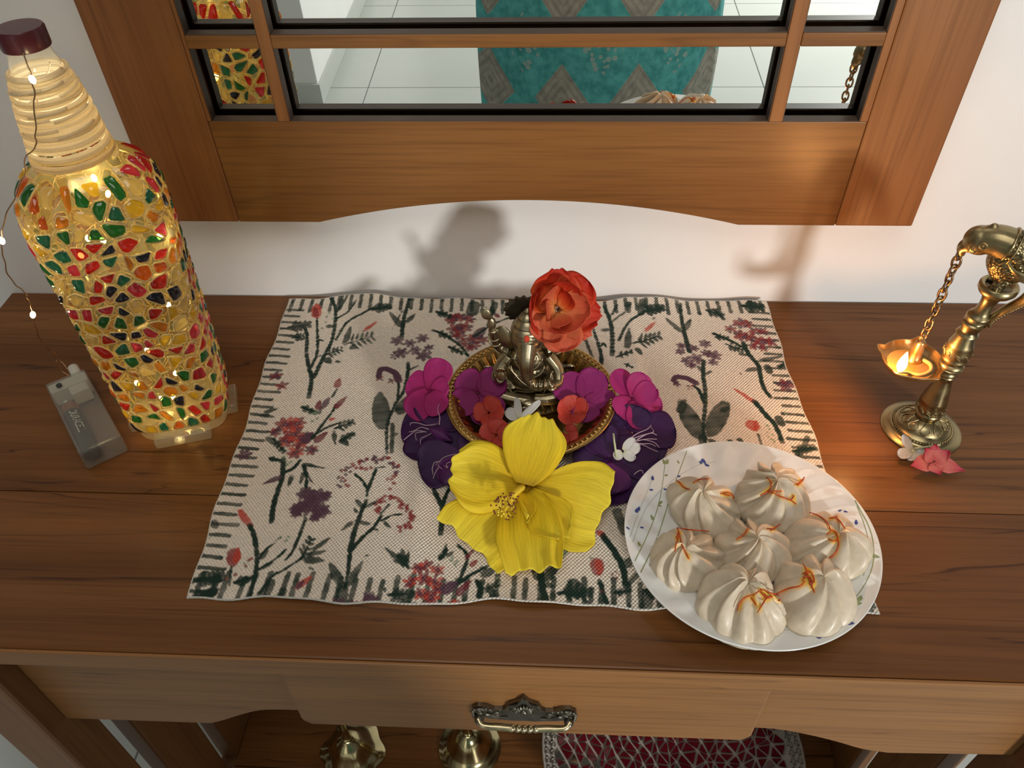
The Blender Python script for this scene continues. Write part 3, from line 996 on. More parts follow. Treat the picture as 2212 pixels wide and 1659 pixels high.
class Crop:
    """positions read off an enlarged part of the photograph -> points on the cloth"""
    def __init__(s, ox, oy, k):
        s.o = (ox, oy, k)

    def p(s, x, y):
        v = atz(s.o[0] + x / s.o[2], s.o[1] + y / s.o[2], 0.0025)
        return np.array((v.x, v.y))

    def sz(s, x, y, n):
        return float(np.linalg.norm(s.p(x + n, y) - s.p(x, y)))

    def stem(s, *P, w=22, col=GREEN, taper=0.75):
        stroke([s.p(*q_) for q_ in P], 1.38 * s.sz(*P[0], w), col, taper)

    def leaf(s, x, y, x2, y2, w=26, col=GREEN, pinch=0.35):
        a, b = s.p(x, y), s.p(x2, y2)
        d = b - a
        blob((a + b) / 2, np.linalg.norm(d) / 2, 1.15 * s.sz(x, y, w) / 2, math.atan2(d[1], d[0]), col, 0.93, pinch)

    def dots(s, pts, r=14, col=PALEG):
        for x, y in pts:
            blob(s.p(x, y), s.sz(x, y, r), s.sz(x, y, r) * 0.8, rng.uniform(0, 3), col, 0.85)

    def flower(s, x, y, r, cols, n=6, mid=None):
        c = s.p(x, y)
        R_ = s.sz(x, y, r)
        a0 = rng.uniform(0, 6)
        for k in range(n):
            a = a0 + 2 * PI * k / n
            blob(c + 0.58 * R_ * np.array((math.cos(a), math.sin(a))), R_ * 0.50, R_ * 0.30, a, cols[k % len(cols)], 0.9)
        blob(c, R_ * 0.30, R_ * 0.30, 0, mid or cols[0], 0.8)
        for k in range(5):
            a = rng.uniform(0, 6.3)
            blob(c + R_ * rng.uniform(0.2, 0.7) * np.array((math.cos(a), math.sin(a))), R_ * 0.12, R_ * 0.07, a, tuple(0.5 * v for v in cols[0]), 0.5)

    def spray(s, x, y, x2, y2, n=5, w=15, col=GREEN):
        """a small feathery leaf: a rib with side leaflets"""
        s.stem((x, y), ((x + x2) / 2, (y + y2) / 2), (x2, y2), w=w * 0.6, col=col)
        dx, dy = x2 - x, y2 - y
        L = math.hypot(dx, dy)
        for k in range(n):
            t = 0.25 + 0.75 * k / max(1, n - 1)
            for sg in (-1, 1):
                px, py = x + dx * t, y + dy * t
                ex = px + (dx * 0.35 - sg * dy * 0.55) * 0.55 * (1.1 - 0.5 * t)
                ey = py + (dy * 0.35 + sg * dx * 0.55) * 0.55 * (1.1 - 0.5 * t)
                s.leaf(px, py, ex, ey, w, col)


# border ticks
def edge_pt(u, v):
    return np.array(((1 - u) * (1 - v)) * _c[0] + (u * (1 - v)) * _c[1] + ((1 - u) * v) * _c[2] + (u * v) * _c[3])[:2]


for k in range(47):
    u = 0.012 + k * 0.0212
    L = 0.0185 + rng.uniform(-0.0025, 0.002)
    stroke([edge_pt(u, 0.0), edge_pt(u, L / 0.335)], 0.0036, GREEN, 1.0)
    u2 = u + rng.uniform(-0.004, 0.004)
    L = 0.0190 + rng.uniform(-0.003, 0.003)
    stroke([edge_pt(u2, 1.0), edge_pt(u2 + 0.003, 1 - L / 0.335)], 0.0039, GREEN, 1.0)
for k in range(34):
    v = 0.050 + k * 0.0282
    L = 0.0185 + rng.uniform(-0.003, 0.003)
    stroke([edge_pt(0.0, v), edge_pt(L / 0.468, v + 0.004)], 0.0033, GREEN, 1.0)
    stroke([edge_pt(1.0, v + 0.01), edge_pt(1 - L / 0.468, v + 0.006)], 0.0033, GREEN, 1.0)

A = Crop(400, 620, 3.687)
A.stem((985, 870), (1005, 720), (985, 640), (965, 520), (970, 380), (950, 320), w=28)
A.stem((1000, 640), (1050, 520), (1052, 360), (1050, 250), w=20)
A.leaf(1048, 250, 1044, 135, 72, CORAL, 0.2); A.leaf(1045, 240, 1035, 160, 40, RED)
A.stem((1050, 455), (1068, 420), (1100, 428), w=16)
A.stem((1020, 720), (1100, 560), (1170, 420), (1200, 240), (1190, 150), (1155, 85), w=26)
A.stem((1200, 260), (1300, 210), (1370, 130), w=16); A.stem((1200, 420), (1290, 290), (1420, 225), (1520, 180), w=18)
A.stem((1240, 80), (1215, 200), w=24); A.stem((1230, 190), (1300, 90), w=16)
A.leaf(1430, 355, 1530, 285, 30, CORAL); A.leaf(1270, 460, 1320, 320, 45); A.spray(1270, 460, 1480, 400, 5, 20); A.leaf(1310, 480, 1370, 490, 45)
A.spray(1110, 540, 1240, 500, 4, 20); A.leaf(1110, 560, 1165, 610, 50); A.leaf(1190, 590, 1240, 600, 26); A.leaf(1060, 545, 1160, 530, 16)
A.spray(820, 320, 980, 300, 4, 34, srgb(60, 66, 62)); A.spray(850, 400, 960, 390, 4, 26); A.spray(1500, 200, 1620, 180, 4, 40); A.leaf(1120, 310, 1190, 320, 34)
A.dots([(1130, 240), (1150, 210), (1120, 280), (1180, 260), (1440, 420), (1480, 450), (1400, 400), (1180, 530), (1090, 330)], 12)
for x, y, r in ((1690, 430, 55), (1790, 445, 48), (1890, 405, 52), (1720, 520, 62), (1830, 500, 50), (1900, 540, 66), (1670, 548, 40), (1940, 480, 40)):
    A.flower(x, y, r, [PURP, tuple(1.25 * c for c in PURP)], 6)
A.stem((1725, 400), (1745, 250), (1785, 130), (1800, 75), w=26); A.leaf(1735, 330, 1630, 215, 46); A.leaf(1755, 290, 1835, 215, 36)
A.stem((1775, 600), (1770, 690), (1740, 820), (1665, 950), (1610, 1100), (1605, 1320), w=22); A.stem((1780, 660), (1850, 620), w=16)
A.stem((1690, 900), (1700, 790), (1690, 740), w=18)
A.stem((1700, 740), (1670, 680), (1600, 650), (1555, 660), (1540, 720), w=44, col=PURP); A.flower(1640, 745, 34, [PURP, RED], 4); A.flower(1550, 725, 34, [PURP, RED], 4)
A.leaf(1575, 1140, 1545, 840, 130, GREEN, 0.1); A.leaf(1690, 1010, 1810, 850, 100, GREEN); A.stem((1650, 1090), (1645, 1310), w=26); A.leaf(1640, 1180, 1700, 1165, 34)
C_ = [PURP, RED, ROSE]
for x, y, r in ((800, 1090, 85), (890, 1080, 70), (720, 1150, 50), (860, 1170, 90), (800, 1220, 70), (920, 1230, 70), (880, 1310, 70), (1000, 1290, 55), (970, 1190, 60)):
    A.flower(x, y, r, [RED, ROSE, CORAL] if r > 60 else C_, 7, PURP)
A.leaf(930, 1230, 1020, 1150, 80, PURP); A.leaf(1020, 1230, 1130, 1150, 60, ROSE)
A.stem((1010, 1200), (1080, 1100), (1160, 1000), (1200, 930), w=22); A.leaf(1190, 960, 1280, 870, 44, ROSE); A.stem((1070, 1000), (1080, 960), w=16)
A.leaf(1050, 970, 1070, 900, 44, ROSE); A.leaf(1090, 960, 1150, 870, 44, PURP); A.leaf(1205, 800, 1230, 730, 52, RED); A.stem((1170, 870), (1210, 810), w=16); A.leaf(1140, 1050, 1190, 1040, 30, CORAL)
A.stem((1010, 1180), (1130, 1110), (1250, 1070), w=18); A.spray(1190, 1120, 1330, 1070, 4, 26); A.leaf(1180, 1140, 1195, 1245, 34); A.spray(1230, 1220, 1330, 1170, 3, 40); A.leaf(1240, 1200, 1300, 1260, 50)
A.spray(930, 950, 1030, 990, 3, 40); A.spray(670, 1360, 720, 1370, 2, 30); A.spray(700, 1200, 780, 1300, 4, 26); A.leaf(620, 1000, 740, 960, 40); A.leaf(600, 1020, 720, 1030, 30); A.leaf(640, 1190, 760, 1270, 40)
A.flower(720, 700, 56, [ROSE, PURP], 5); A.flower(770, 780, 50, [ROSE, RED], 5); A.flower(470, 1330, 60, [PURP], 6)
A.dots([(1020, 1000), (1050, 1040), (1010, 1060), (1040, 990), (760, 1380), (780, 1350)], 14)
for x, y, r in ((2140, 250, 50), (2180, 330, 50), (2160, 380, 40)):
    A.flower(x, y, r, [RED, PURP, ROSE], 6)
B = Crop(400, 950, 3.687)
B.stem((780, 150), (770, 300), (730, 430), (700, 540), (685, 650), w=30, taper=1.0); B.stem((780, 265), (860, 220), (915, 160), w=26)
B.leaf(760, 290, 630, 345, 46, PURP); B.leaf(850, 280, 820, 370, 34); B.leaf(945, 250, 915, 350, 30); B.leaf(960, 270, 1020, 345, 22); B.leaf(940, 190, 1100, 220, 30); B.spray(670, 140, 750, 160, 3, 24)
B.stem((940, 190), (965, 290), (960, 400), w=24); B.dots([(800, 160), (840, 170), (790, 130), (810, 190)], 14)
for x, y, r in ((960, 430, 75), (1050, 450, 85), (1120, 440, 50), (900, 540, 70), (980, 520, 95), (1080, 560, 80), (1030, 610, 50), (880, 580, 50)):
    B.flower(x, y, r, [PURP, tuple(0.85 * c for c in PURP)], 7)
    blob(B.p(x, y), B.sz(x, y, r * 0.8), B.sz(x, y, r * 0.7), 0, PURP, 0.8)
B.stem((960, 620), (900, 780), (850, 890), (800, 950), w=22)
B.leaf(430, 560, 530, 700, 52, CORAL, 0.1); B.stem((510, 680), (550, 770), (570, 930), (555, 1080), (525, 1200), (490, 1340), w=30)
B.stem((580, 950), (640, 870), (715, 815), w=16); B.leaf(590, 950, 660, 860, 50); B.stem((580, 1030), (680, 970), (760, 910), (800, 870), w=16); B.leaf(590, 1030, 700, 970, 34)
B.stem((580, 1240), (680, 1100), (790, 1030), (900, 960), (950, 920), w=20); B.spray(920, 950, 1000, 790, 4, 26); B.leaf(1000, 880, 1160, 770, 40); B.leaf(960, 920, 1120, 880, 34); B.leaf(940, 950, 1110, 960, 60)
B.leaf(380, 1005, 385, 860, 100, RED, -0.2); B.leaf(400, 980, 420, 860, 50, CORAL); B.stem((365, 1010), (350, 1150), w=16); B.leaf(875, 1200, 1010, 1080, 50, CORAL); B.leaf(880, 1200, 950, 1120, 40, PURP)
B.spray(390, 1130, 530, 1100, 3, 40); B.leaf(440, 1120, 520, 1100, 60); B.stem((660, 1230), (690, 1130), w=50); B.stem((760, 1260), (780, 1210), w=50); B.spray(60, 1120, 280, 1080, 5, 50); B.spray(60, 1260, 220, 1200, 4, 60); B.stem((210, 1230), (260, 1080), w=40)
B.dots([(740, 790), (760, 770), (720, 800), (820, 770), (800, 800), (470, 980), (500, 960), (480, 1010), (400, 1060), (330, 1100), (1000, 1020), (740, 1260), (720, 1250), (900, 1300), (940, 1290), (960, 1320), (200, 770), (180, 760)], 14)
B.dots([(510, 950), (530, 940), (330, 1100), (400, 1070), (480, 1000)], 16, RED); B.dots([(740, 785), (755, 780), (990, 1020), (1015, 1030)], 13, GREEN); B.leaf(200, 640, 260, 700, 60, srgb(50, 60, 56))
arc = catmull([(1250, 330), (1290, 220), (1390, 160), (1520, 135), (1640, 170), (1690, 260)], 30)
for x, y in arc:
    B.dots([(x + rng.normal(0, 14), y + rng.normal(0, 14)), (x + rng.normal(0, 20), y + 24 + rng.normal(0, 14))], 17, RED if rng.random() < 0.55 else PURP)
B.dots([(1280, 350), (1300, 360), (1640, 310), (1660, 340), (1630, 385), (1610, 310), (1440, 230), (1400, 220), (1480, 220), (1360, 220)], 18, RED)
arc = catmull([(1520, 550), (1550, 480), (1640, 445), (1720, 500), (1790, 570), (1805, 630), (1780, 670), (1700, 695)], 34)
for x, y in arc:
    B.dots([(x + rng.normal(0, 9), y + rng.normal(0, 9)), (x + rng.normal(0, 16), y + 14 + rng.normal(0, 9))], 17, RED)
B.stem((1445, 400), (1500, 280), (1520, 230), w=24); B.stem((1445, 380), (1410, 320), (1350, 270), w=18); B.stem((1510, 220), (1590, 210), w=12); B.stem((1445, 440), (1455, 400), w=14)
B.stem((1310, 885), (1340, 740), (1400, 570), (1440, 480), w=34); B.leaf(1415, 530, 1350, 460, 36); B.leaf(1430, 530, 1530, 480, 30); B.leaf(1340, 640, 1240, 715, 36); B.leaf(1390, 650, 1480, 665, 34); B.leaf(1370, 580, 1340, 530, 26)
B.stem((1320, 880), (1400, 780), (1500, 690), (1560, 600), w=28); B.stem((1560, 640), (1640, 600), (1720, 590), w=18); B.leaf(1570, 640, 1640, 700, 26); B.stem((1550, 590), (1620, 510), w=16); B.leaf(1510, 700, 1540, 720, 18)
B.stem((1310, 900), (1300, 1030), (1270, 1180), w=26); B.leaf(1255, 1170, 1145, 970, 70); B.leaf(1280, 1170, 1415, 960, 60); B.stem((1250, 1200), (1240, 1370), w=70, taper=1); B.leaf(1430, 920, 1465, 912, 14)
for x, y, r in ((1850, 1020, 55), (1920, 1000, 60), (2010, 1030, 55), (1790, 1130, 55), (1900, 1100, 70), (1990, 1120, 60), (1870, 1220, 60), (1960, 1250, 70), (1930, 1330, 60), (2030, 1340, 55), (2140, 1310, 50), (2000, 1190, 50)):
    B.flower(x, y, r, [ROSE, RED, CORAL], 6, PURP)
B.leaf(2050, 1210, 2140, 1120, 80, PURP); B.spray(1780, 1020, 1700, 920, 4, 36); B.leaf(1760, 1000, 1590, 855, 40); B.leaf(1750, 980, 1720, 850, 40); B.leaf(1760, 980, 1780, 890, 30); B.leaf(1760, 1000, 1640, 950, 30)
for x, y, r in ((1220, 1320, 70), (1330, 1320, 50), (1470, 1270, 72), (1550, 1370, 45), (1420, 1390, 40)):
    B.flower(x, y, r, [PURP], 6); blob(B.p(x, y), B.sz(x, y, r * 0.75), B.sz(x, y, r * 0.7), 0, PURP, 0.85)
B.spray(1620, 1230, 1800, 1220, 4, 40); B.leaf(1590, 1210, 1585, 1160, 24); B.spray(1690, 1290, 1820, 1310, 3, 40)
B.stem((2035, 745), (2050, 560), (2000, 440), (1960, 310), (1945, 180), w=34); B.stem((2050, 530), (2080, 430), (2110, 380), w=24)
D = Crop(950, 1100, 4.022)
D.spray(0, 430, 50, 350, 3, 40); D.leaf(40, 400, 55, 300, 40); D.leaf(60, 410, 120, 360, 30); D.leaf(260, 490, 325, 440, 44, RED); D.stem((150, 650), (205, 530), (240, 400), (160, 310), w=28); D.leaf(210, 440, 300, 340, 30, ROSE)
D.stem((160, 640), (280, 560), (420, 490), w=28); D.leaf(350, 590, 520, 490, 70); D.leaf(20, 730, 150, 620, 90, PURP); D.leaf(140, 740, 280, 610, 60, ROSE); D.stem((340, 760), (355, 690), (320, 620), w=40)
D.stem((460, 760), (440, 700), w=50); D.leaf(430, 690, 530, 610, 34); D.leaf(430, 700, 530, 670, 30); D.leaf(440, 720, 520, 710, 24); D.leaf(410, 740, 420, 640, 40); D.dots([(500, 600), (520, 640), (490, 700), (100, 440), (130, 470), (110, 420), (150, 450), (140, 490)], 16)
D.stem((870, 510), (885, 640), (910, 780), (935, 880), w=44, taper=1); D.leaf(900, 640, 1060, 420, 80); D.leaf(860, 620, 800, 520, 50); D.leaf(910, 660, 1010, 690, 40); D.leaf(880, 650, 830, 690, 24); D.stem((1040, 410), (1120, 300), w=60, col=PALEG); D.leaf(970, 430, 1010, 350, 60)
D.stem((1130, 720), (1160, 650), w=90); D.stem((1210, 750), (1210, 660), w=50); D.stem((1310, 790), (1320, 690), w=40); D.spray(1030, 740, 1290, 720, 4, 50); D.stem((1330, 850), (1250, 780), w=30)
D.leaf(1380, 575, 1360, 420, 110, RED, -0.2); D.leaf(1390, 560, 1380, 440, 60, CORAL, -0.2); D.stem((1390, 620), (1440, 780), (1500, 960), w=34); D.dots([(1310, 420)], 9, GREEN); D.dots([(1530, 540), (1560, 560), (1540, 590), (1500, 560), (1390, 690), (1410, 710), (1560, 740)], 14, ROSE)
D.leaf(1370, 185, 1450, 260, 46, CORAL); D.stem((1420, 230), (1520, 370), (1590, 500), (1620, 660), w=44, taper=0.9); D.leaf(1610, 500, 1680, 400, 70); D.stem((1640, 640), (1710, 570), w=40); D.spray(1530, 720, 1650, 700, 3, 40)
D.stem((1540, 20), (1600, 190), w=60, taper=1); D.flower(880, 935, 80, [PURP], 7); D.flower(120, 840, 60, [RED, ROSE, CORAL], 6)
D.stem((1780, 940), (1810, 720), w=80); D.stem((1930, 950), (1960, 860), w=60); D.stem((1840, 760), (1800, 700), w=40)
E_ = Crop(1250, 620, 4.022)
E_.stem((290, 590), (290, 400), (265, 280), (220, 180), w=32); E_.stem((290, 310), (400, 240), w=18); E_.stem((290, 250), (330, 180), w=20); E_.stem((350, 470), (400, 370), (470, 290), (560, 240), w=22); E_.leaf(575, 390, 665, 310, 34, CORAL)
E_.leaf(420, 550, 435, 370, 54); E_.spray(480, 500, 690, 430, 5, 30); E_.leaf(500, 540, 550, 600, 50); E_.stem((200, 660), (190, 560), (130, 370), w=28); E_.stem((195, 510), (215, 490), (240, 520), w=16); E_.leaf(190, 375, 290, 375, 34)
E_.stem((120, 610), (60, 450), w=24); E_.spray(330, 610, 450, 580, 3, 26); E_.spray(400, 680, 460, 710, 2, 20); E_.stem((430, 240), (440, 170), w=30); E_.spray(560, 230, 720, 200, 4, 46); E_.leaf(640, 290, 670, 270, 20); E_.stem((540, 240), (550, 150), w=46)
E_.stem((965, 560), (930, 440), (895, 290), (880, 160), w=32); E_.leaf(905, 400, 755, 275, 44); E_.leaf(920, 380, 975, 275, 44)
for x, y, r in ((890, 510, 46), (880, 560, 42), (1000, 530, 46), (1100, 490, 56), (940, 640, 56), (1020, 620, 70), (1110, 570, 50), (1180, 590, 66), (1170, 650, 46), (980, 680, 46)):
    E_.flower(x, y, r, [PURP, tuple(1.2 * c for c in PURP)], 6)
E_.stem((1085, 640), (1085, 760), (1105, 960), (1085, 1180), (1100, 1345), w=30); E_.stem((1085, 760), (1145, 730), w=22); E_.stem((1075, 740), (1040, 690), w=22); E_.stem((1090, 1000), (1050, 900), (1000, 855), w=26)
E_.stem((1020, 830), (940, 790), (850, 780), (820, 810), w=44, col=PURP); E_.flower(970, 870, 34, [PURP, RED], 4); E_.flower(850, 840, 36, [PURP], 5)
E_.leaf(1070, 1320, 880, 980, 150, GREEN, 0.1); E_.leaf(1130, 1300, 1280, 985, 150, GREEN, 0.0); E_.leaf(1230, 1080, 1315, 1035, 50); E_.stem((1080, 1300), (1085, 1380), w=60)
for x, y, r in ((1400, 320, 70), (1320, 365, 55), (1470, 330, 50), (1410, 420, 70), (1530, 390, 55), (1480, 440, 60), (1600, 390, 50), (1560, 470, 70), (1660, 480, 64), (1520, 510, 50), (1600, 530, 45)):
    E_.flower(x, y, r, [RED, ROSE, PURP], 6)
E_.stem((1170, 400), (1290, 450), (1430, 520), w=24); E_.spray(1190, 430, 1290, 440, 3, 26); E_.spray(1280, 490, 1420, 540, 4, 26); E_.leaf(1390, 570, 1470, 590, 30); E_.stem((1430, 480), (1480, 580), (1560, 670), (1580, 760), (1610, 870), (1670, 955), w=32)
E_.leaf(1550, 700, 1440, 720, 46); E_.dots([(1410, 745)], 14, GREEN); E_.stem((1180, 200), (1260, 280), w=26); E_.stem((1170, 240), (1200, 200), w=30); E_.spray(1110, 200, 1240, 250, 3, 30); E_.spray(1420, 180, 1580, 200, 4, 50)
E_.leaf(1350, 875, 1540, 1000, 38, CORAL, -0.4); E_.stem((1530, 990), (1620, 1100), (1710, 1200), (1770, 1340), w=36, taper=0.9); E_.leaf(1550, 1250, 1470, 1160, 90, CORAL, -0.3); E_.leaf(1550, 1240, 1540, 1160, 50, CORAL); E_.dots([(1455, 1140)], 10, GREEN)
E_.stem((1560, 1280), (1590, 1370), w=20); E_.dots([(1640, 1200), (1660, 1230), (1640, 1260), (1690, 1280), (1650, 1300), (1800, 1090), (1680, 1320), (1700, 1340), (1400, 1330)], 14); E_.flower(1800, 850, 80, [PURP, ROSE], 6); E_.spray(1830, 660, 1740, 690, 3, 40); E_.leaf(1540, 640, 1780, 600, 40)
E_.spray(1870, 1420, 2030, 1390, 4, 50); E_.stem((1740, 1140), (1760, 1180), w=60); E_.stem((1640, 690), (1660, 730), w=50); E_.stem((1990, 1300), (1960, 1380), w=40); E_.stem((1900, 1430), (1890, 1500), w=36)
E_.leaf(1290, 1340, 1340, 1330, 34); E_.leaf(1380, 1310, 1430, 1345, 40); E_.leaf(1120, 1330, 1200, 1345, 40)
F = Crop(840, 560, 3.456)
for x, y, r in ((470, 460, 50), (530, 440, 50), (600, 450, 50), (490, 520, 60), (570, 510, 60), (530, 570, 55), (560, 620, 50), (630, 590, 60), (700, 600, 50), (640, 640, 50), (600, 660, 40)):
    F.flower(x, y, r, [RED, ROSE, PURP], 6)
F.leaf(640, 590, 720, 500, 70, PURP); F.stem((330, 530), (430, 570), (540, 650), (590, 720), w=20); F.spray(360, 540, 450, 580, 3, 26); F.spray(450, 650, 540, 690, 3, 26); F.stem((640, 570), (780, 480), (920, 420), w=18); F.leaf(820, 500, 870, 540, 40)
F.stem((740, 490), (780, 380), w=20); F.spray(360, 400, 450, 430, 3, 34); F.leaf(790, 405, 825, 430, 30, ROSE); F.stem((620, 400), (640, 350), w=70); F.stem((770, 400), (790, 330), w=40); F.dots([(720, 360), (690, 400), (740, 410), (560, 690), (580, 740)], 12)
F.leaf(100, 400, 30, 520, 10); F.leaf(2170, 1150, 2215, 1040, 60); F.spray(1960, 1260, 2070, 1260, 3, 30); F.spray(1370, 1330, 1440, 1440, 3, 40); F.leaf(1150, 560, 1330, 520, 60)

me = bpy.data.meshes.new('placemat')
nb = 2 * (NU + NV) - 4
border = [(i, 0) for i in range(NU)] + [(NU - 1, j) for j in range(1, NV)] + [(i, NV - 1) for i in range(NU - 2, -1, -1)] + [(0, j) for j in range(NV - 2, 0, -1)]
bi = np.array([i * NV + j for i, j in border])
V = XY.reshape(-1, 3)
skirt = V[bi].copy()
skirt[:, 2] -= 0.0013
Vall = np.concatenate([V, skirt])
ii, jj = np.meshgrid(np.arange(NU - 1), np.arange(NV - 1), indexing='ij')
a = (ii * NV + jj).ravel()
F1 = np.stack([a, a + 1, a + NV + 1, a + NV], 1)
F1 = F1[:, ::-1]
k = np.arange(nb)
F2 = np.stack([bi, bi[(k + 1) % nb], NU * NV + (k + 1) % nb, NU * NV + k], 1)
FA = np.concatenate([F1[:, ::-1], F2]).astype(np.int32)
me.vertices.add(len(Vall)); me.vertices.foreach_set('co', Vall.astype(np.float32).ravel())
me.loops.add(FA.size); me.loops.foreach_set('vertex_index', FA.ravel())
me.polygons.add(len(FA)); me.polygons.foreach_set('loop_start', np.arange(0, FA.size, 4, dtype=np.int32))
me.update(calc_edges=True)
me.polygons.foreach_set('use_smooth', [True] * len(me.polygons))
at = me.color_attributes.new('Col', 'FLOAT_COLOR', 'POINT')
cc = np.ones((len(Vall), 4), np.float32)
cc[:NU * NV, :3] = PC.reshape(-1, 3)
cc[NU * NV:, :3] = srgb(225, 222, 214)
# raw white edge of the cloth
eb = np.minimum(np.minimum(uu * 0.468, (1 - uu) * 0.468), np.minimum(vv, 1 - vv) * 0.335).ravel()
cc[:NU * NV][eb < 0.0009, :3] = srgb(222, 218, 208)
at.data.foreach_set('color', cc.ravel())
t = NT('printed_cotton')
vw = t.coords((1, 1, 1))
sep = t.node('ShaderNodeSeparateXYZ', {0: vw})
wv = t.math('MULTIPLY', t.math('SINE', t.math('MULTIPLY', sep.outputs[0], 2250.0)), t.math('SINE', t.math('MULTIPLY', sep.outputs[1], 2050.0)))
wn = t.noise(vw, 700, 2)
hh = t.math('ADD', t.math('MULTIPLY', wv, 0.5), t.math('MULTIPLY', wn, 0.9))
col = t.mix(t.ramp(hh, [(0.05, (0.40, 0.40, 0.40)), (0.75, (0.0, 0.0, 0.0))]), t.attr(), (0.58, 0.52, 0.46), 'MULTIPLY')
t.set(Base_Color=col, Roughness=0.75)
t.p.inputs['Specular IOR Level'].default_value = 0.25
t.bump(hh, 0.8, 0.0016)
me.materials.append(t.m)
mat_o = bpy.data.objects.new('placemat', me)
COL.objects.link(mat_o)
tag(mat_o, 'cream cotton placemat block printed with red and purple flowers, lying on the table', 'placemat')


def mat_z(x, y):
    """height of the cloth under a point"""
    v = np.clip((-y - 0.008) / 0.333, 0, 1)
    u = np.clip((x - (-0.262 + 0.012 * v)) / (0.4665 + 0.0035 * v), 0, 1)
    return float(mat_h(np.float64(u), np.float64(v)))

from mathutils import noise as mnoise

# ------------------------------------------------------------------ plate of steamed sweet dumplings
PCX, PCY, PZ = 0.1405, -0.2907, 0.0048
M['opal'] = plain('white_opal_glass', (0.80, 0.80, 0.77), 0.12, var=0.01, nscale=20)
M['opal'].node_tree.nodes['Principled BSDF'].inputs['Coat Weight'].default_value = 0.3
plate = thing('dinner_plate', 'white opal glass plate with a sprig printed rim, holding the dumplings', 'plate', (PCX, PCY, PZ))
PP = np.array([(0.0, 0.0042), (0.030, 0.0042), (0.048, 0.0044), (0.056, 0.0056), (0.064, 0.0082), (0.074, 0.0110), (0.082, 0.0132), (0.0862, 0.0146), (0.0871, 0.0147)])
PPc = catmull(PP, 40)


def plate_h(r, a):
    z = float(np.interp(r, PPc[:, 0], PPc[:, 1]))
    k = min(1, max(0, (r - 0.054) / 0.012)) * min(1, max(0, (0.0865 - r) / 0.006))
    return z + 0.00045 * k * math.sin(22 * a + (r - 0.05) * 110)


def plate_pt(x, y, off=0.00012):
    r, a = math.hypot(x, y), math.atan2(y, x)
    return (PCX + x, PCY + y, PZ + plate_h(r, a) + off)


n = 180
m = MB()
up = np.array([[plate_pt(r * math.cos(2 * PI * j / n), r * math.sin(2 * PI * j / n), 0) for j in range(n)] for r, _ in PPc])
dn = np.array([[(PCX + r * math.cos(2 * PI * j / n), PCY + r * math.sin(2 * PI * j / n), PZ + z) for j in range(n)]
               for r, z in ((0.0873, 0.0138), (0.0855, 0.0118), (0.074, 0.0082), (0.064, 0.0055), (0.054, 0.0028), (0.050, 0.0002), (0.047, 0.0002), (0.045, 0.0018), (0.0, 0.0018))])
m.grid(np.concatenate([up, dn]), False, True)
m.build('plate_body', M['opal'], plate)


def decal(pts, w, mat, name):
    """a printed line: a film on the glaze that follows its shape"""
    pts = catmull([(p[0], p[1], 0) for p in pts], 6 * len(pts))
    m = MB()
    L, R_ = [], []
    for k in range(len(pts)):
        t = pts[min(k + 1, len(pts) - 1)] - pts[max(k - 1, 0)]
        t = t / (np.linalg.norm(t) + 1e-12)
        nx, ny = -t[1], t[0]
        ww = w * (1 - 0.35 * k / len(pts)) / 2
        L.append(plate_pt(pts[k][0] + nx * ww, pts[k][1] + ny * ww)); R_.append(plate_pt(pts[k][0] - nx * ww, pts[k][1] - ny * ww))
    m.grid(np.array([L, R_]))
    return m


def decal_leaf(m, x, y, a, l, w):
    vs = [plate_pt(x, y, 0.00016)]
    for k in range(12):
        b = 2 * PI * k / 12
        px, py = l * 0.5 * math.cos(b), w * 0.5 * math.sin(b) * (1 - 0.35 * math.cos(b))
        vs.append(plate_pt(x + px * math.cos(a) - py * math.sin(a), y + px * math.sin(a) + py * math.cos(a), 0.00014))
    m.add(vs, [(0, 1 + k, 1 + (k + 1) % 12) for k in range(12)])


M['pgreen'] = plain('olive_plate_print', (0.27, 0.31, 0.13), 0.25)
M['pgrey'] = plain('grey_plate_print', (0.50, 0.51, 0.46), 0.25)
M['pblue'] = plain('blue_plate_print', (0.045, 0.06, 0.25), 0.25)
K8 = lambda x, y: (lambda v: (v.x - PCX, v.y - PCY))(atz(1320 + x / 3.253, 920 + y / 3.253, PZ + 0.011))
gl_, gy_, bl_ = MB(), MB(), MB()
films = []
for pts, w in (([(205, 1050), (330, 760), (430, 450), (540, 165)], 0.0008), ([(165, 970), (290, 680), (350, 480), (382, 240)], 0.0007), ([(1705, 545), (1800, 720), (1835, 850), (1830, 1000), (1760, 1150), (1640, 1300)], 0.0008), ([(1720, 580), (1790, 760), (1805, 900), (1770, 1060)], 0.0006)):
    d = decal([K8(*p) for p in pts], w, None, ''); films.append((d, 'green_stem_print', 'pgreen'))
for pts, w in (([(130, 800), (190, 620), (270, 430), (290, 380)], 0.0005), ([(150, 830), (230, 610), (330, 470), (470, 350), (620, 270), (740, 245)], 0.0005), ([(1110, 1440), (1300, 1420), (1480, 1360), (1640, 1280)], 0.0005), ([(1640, 1060), (1690, 900), (1700, 760)], 0.0005)):
    d = decal([K8(*p) for p in pts], w, None, ''); films.append((d, 'grey_stem_print', 'pgrey'))


def put(m, x, y, a, l=0.0042, w=0.0020):
    px, py = K8(x, y)
    decal_leaf(m, px, py, a, l, w)


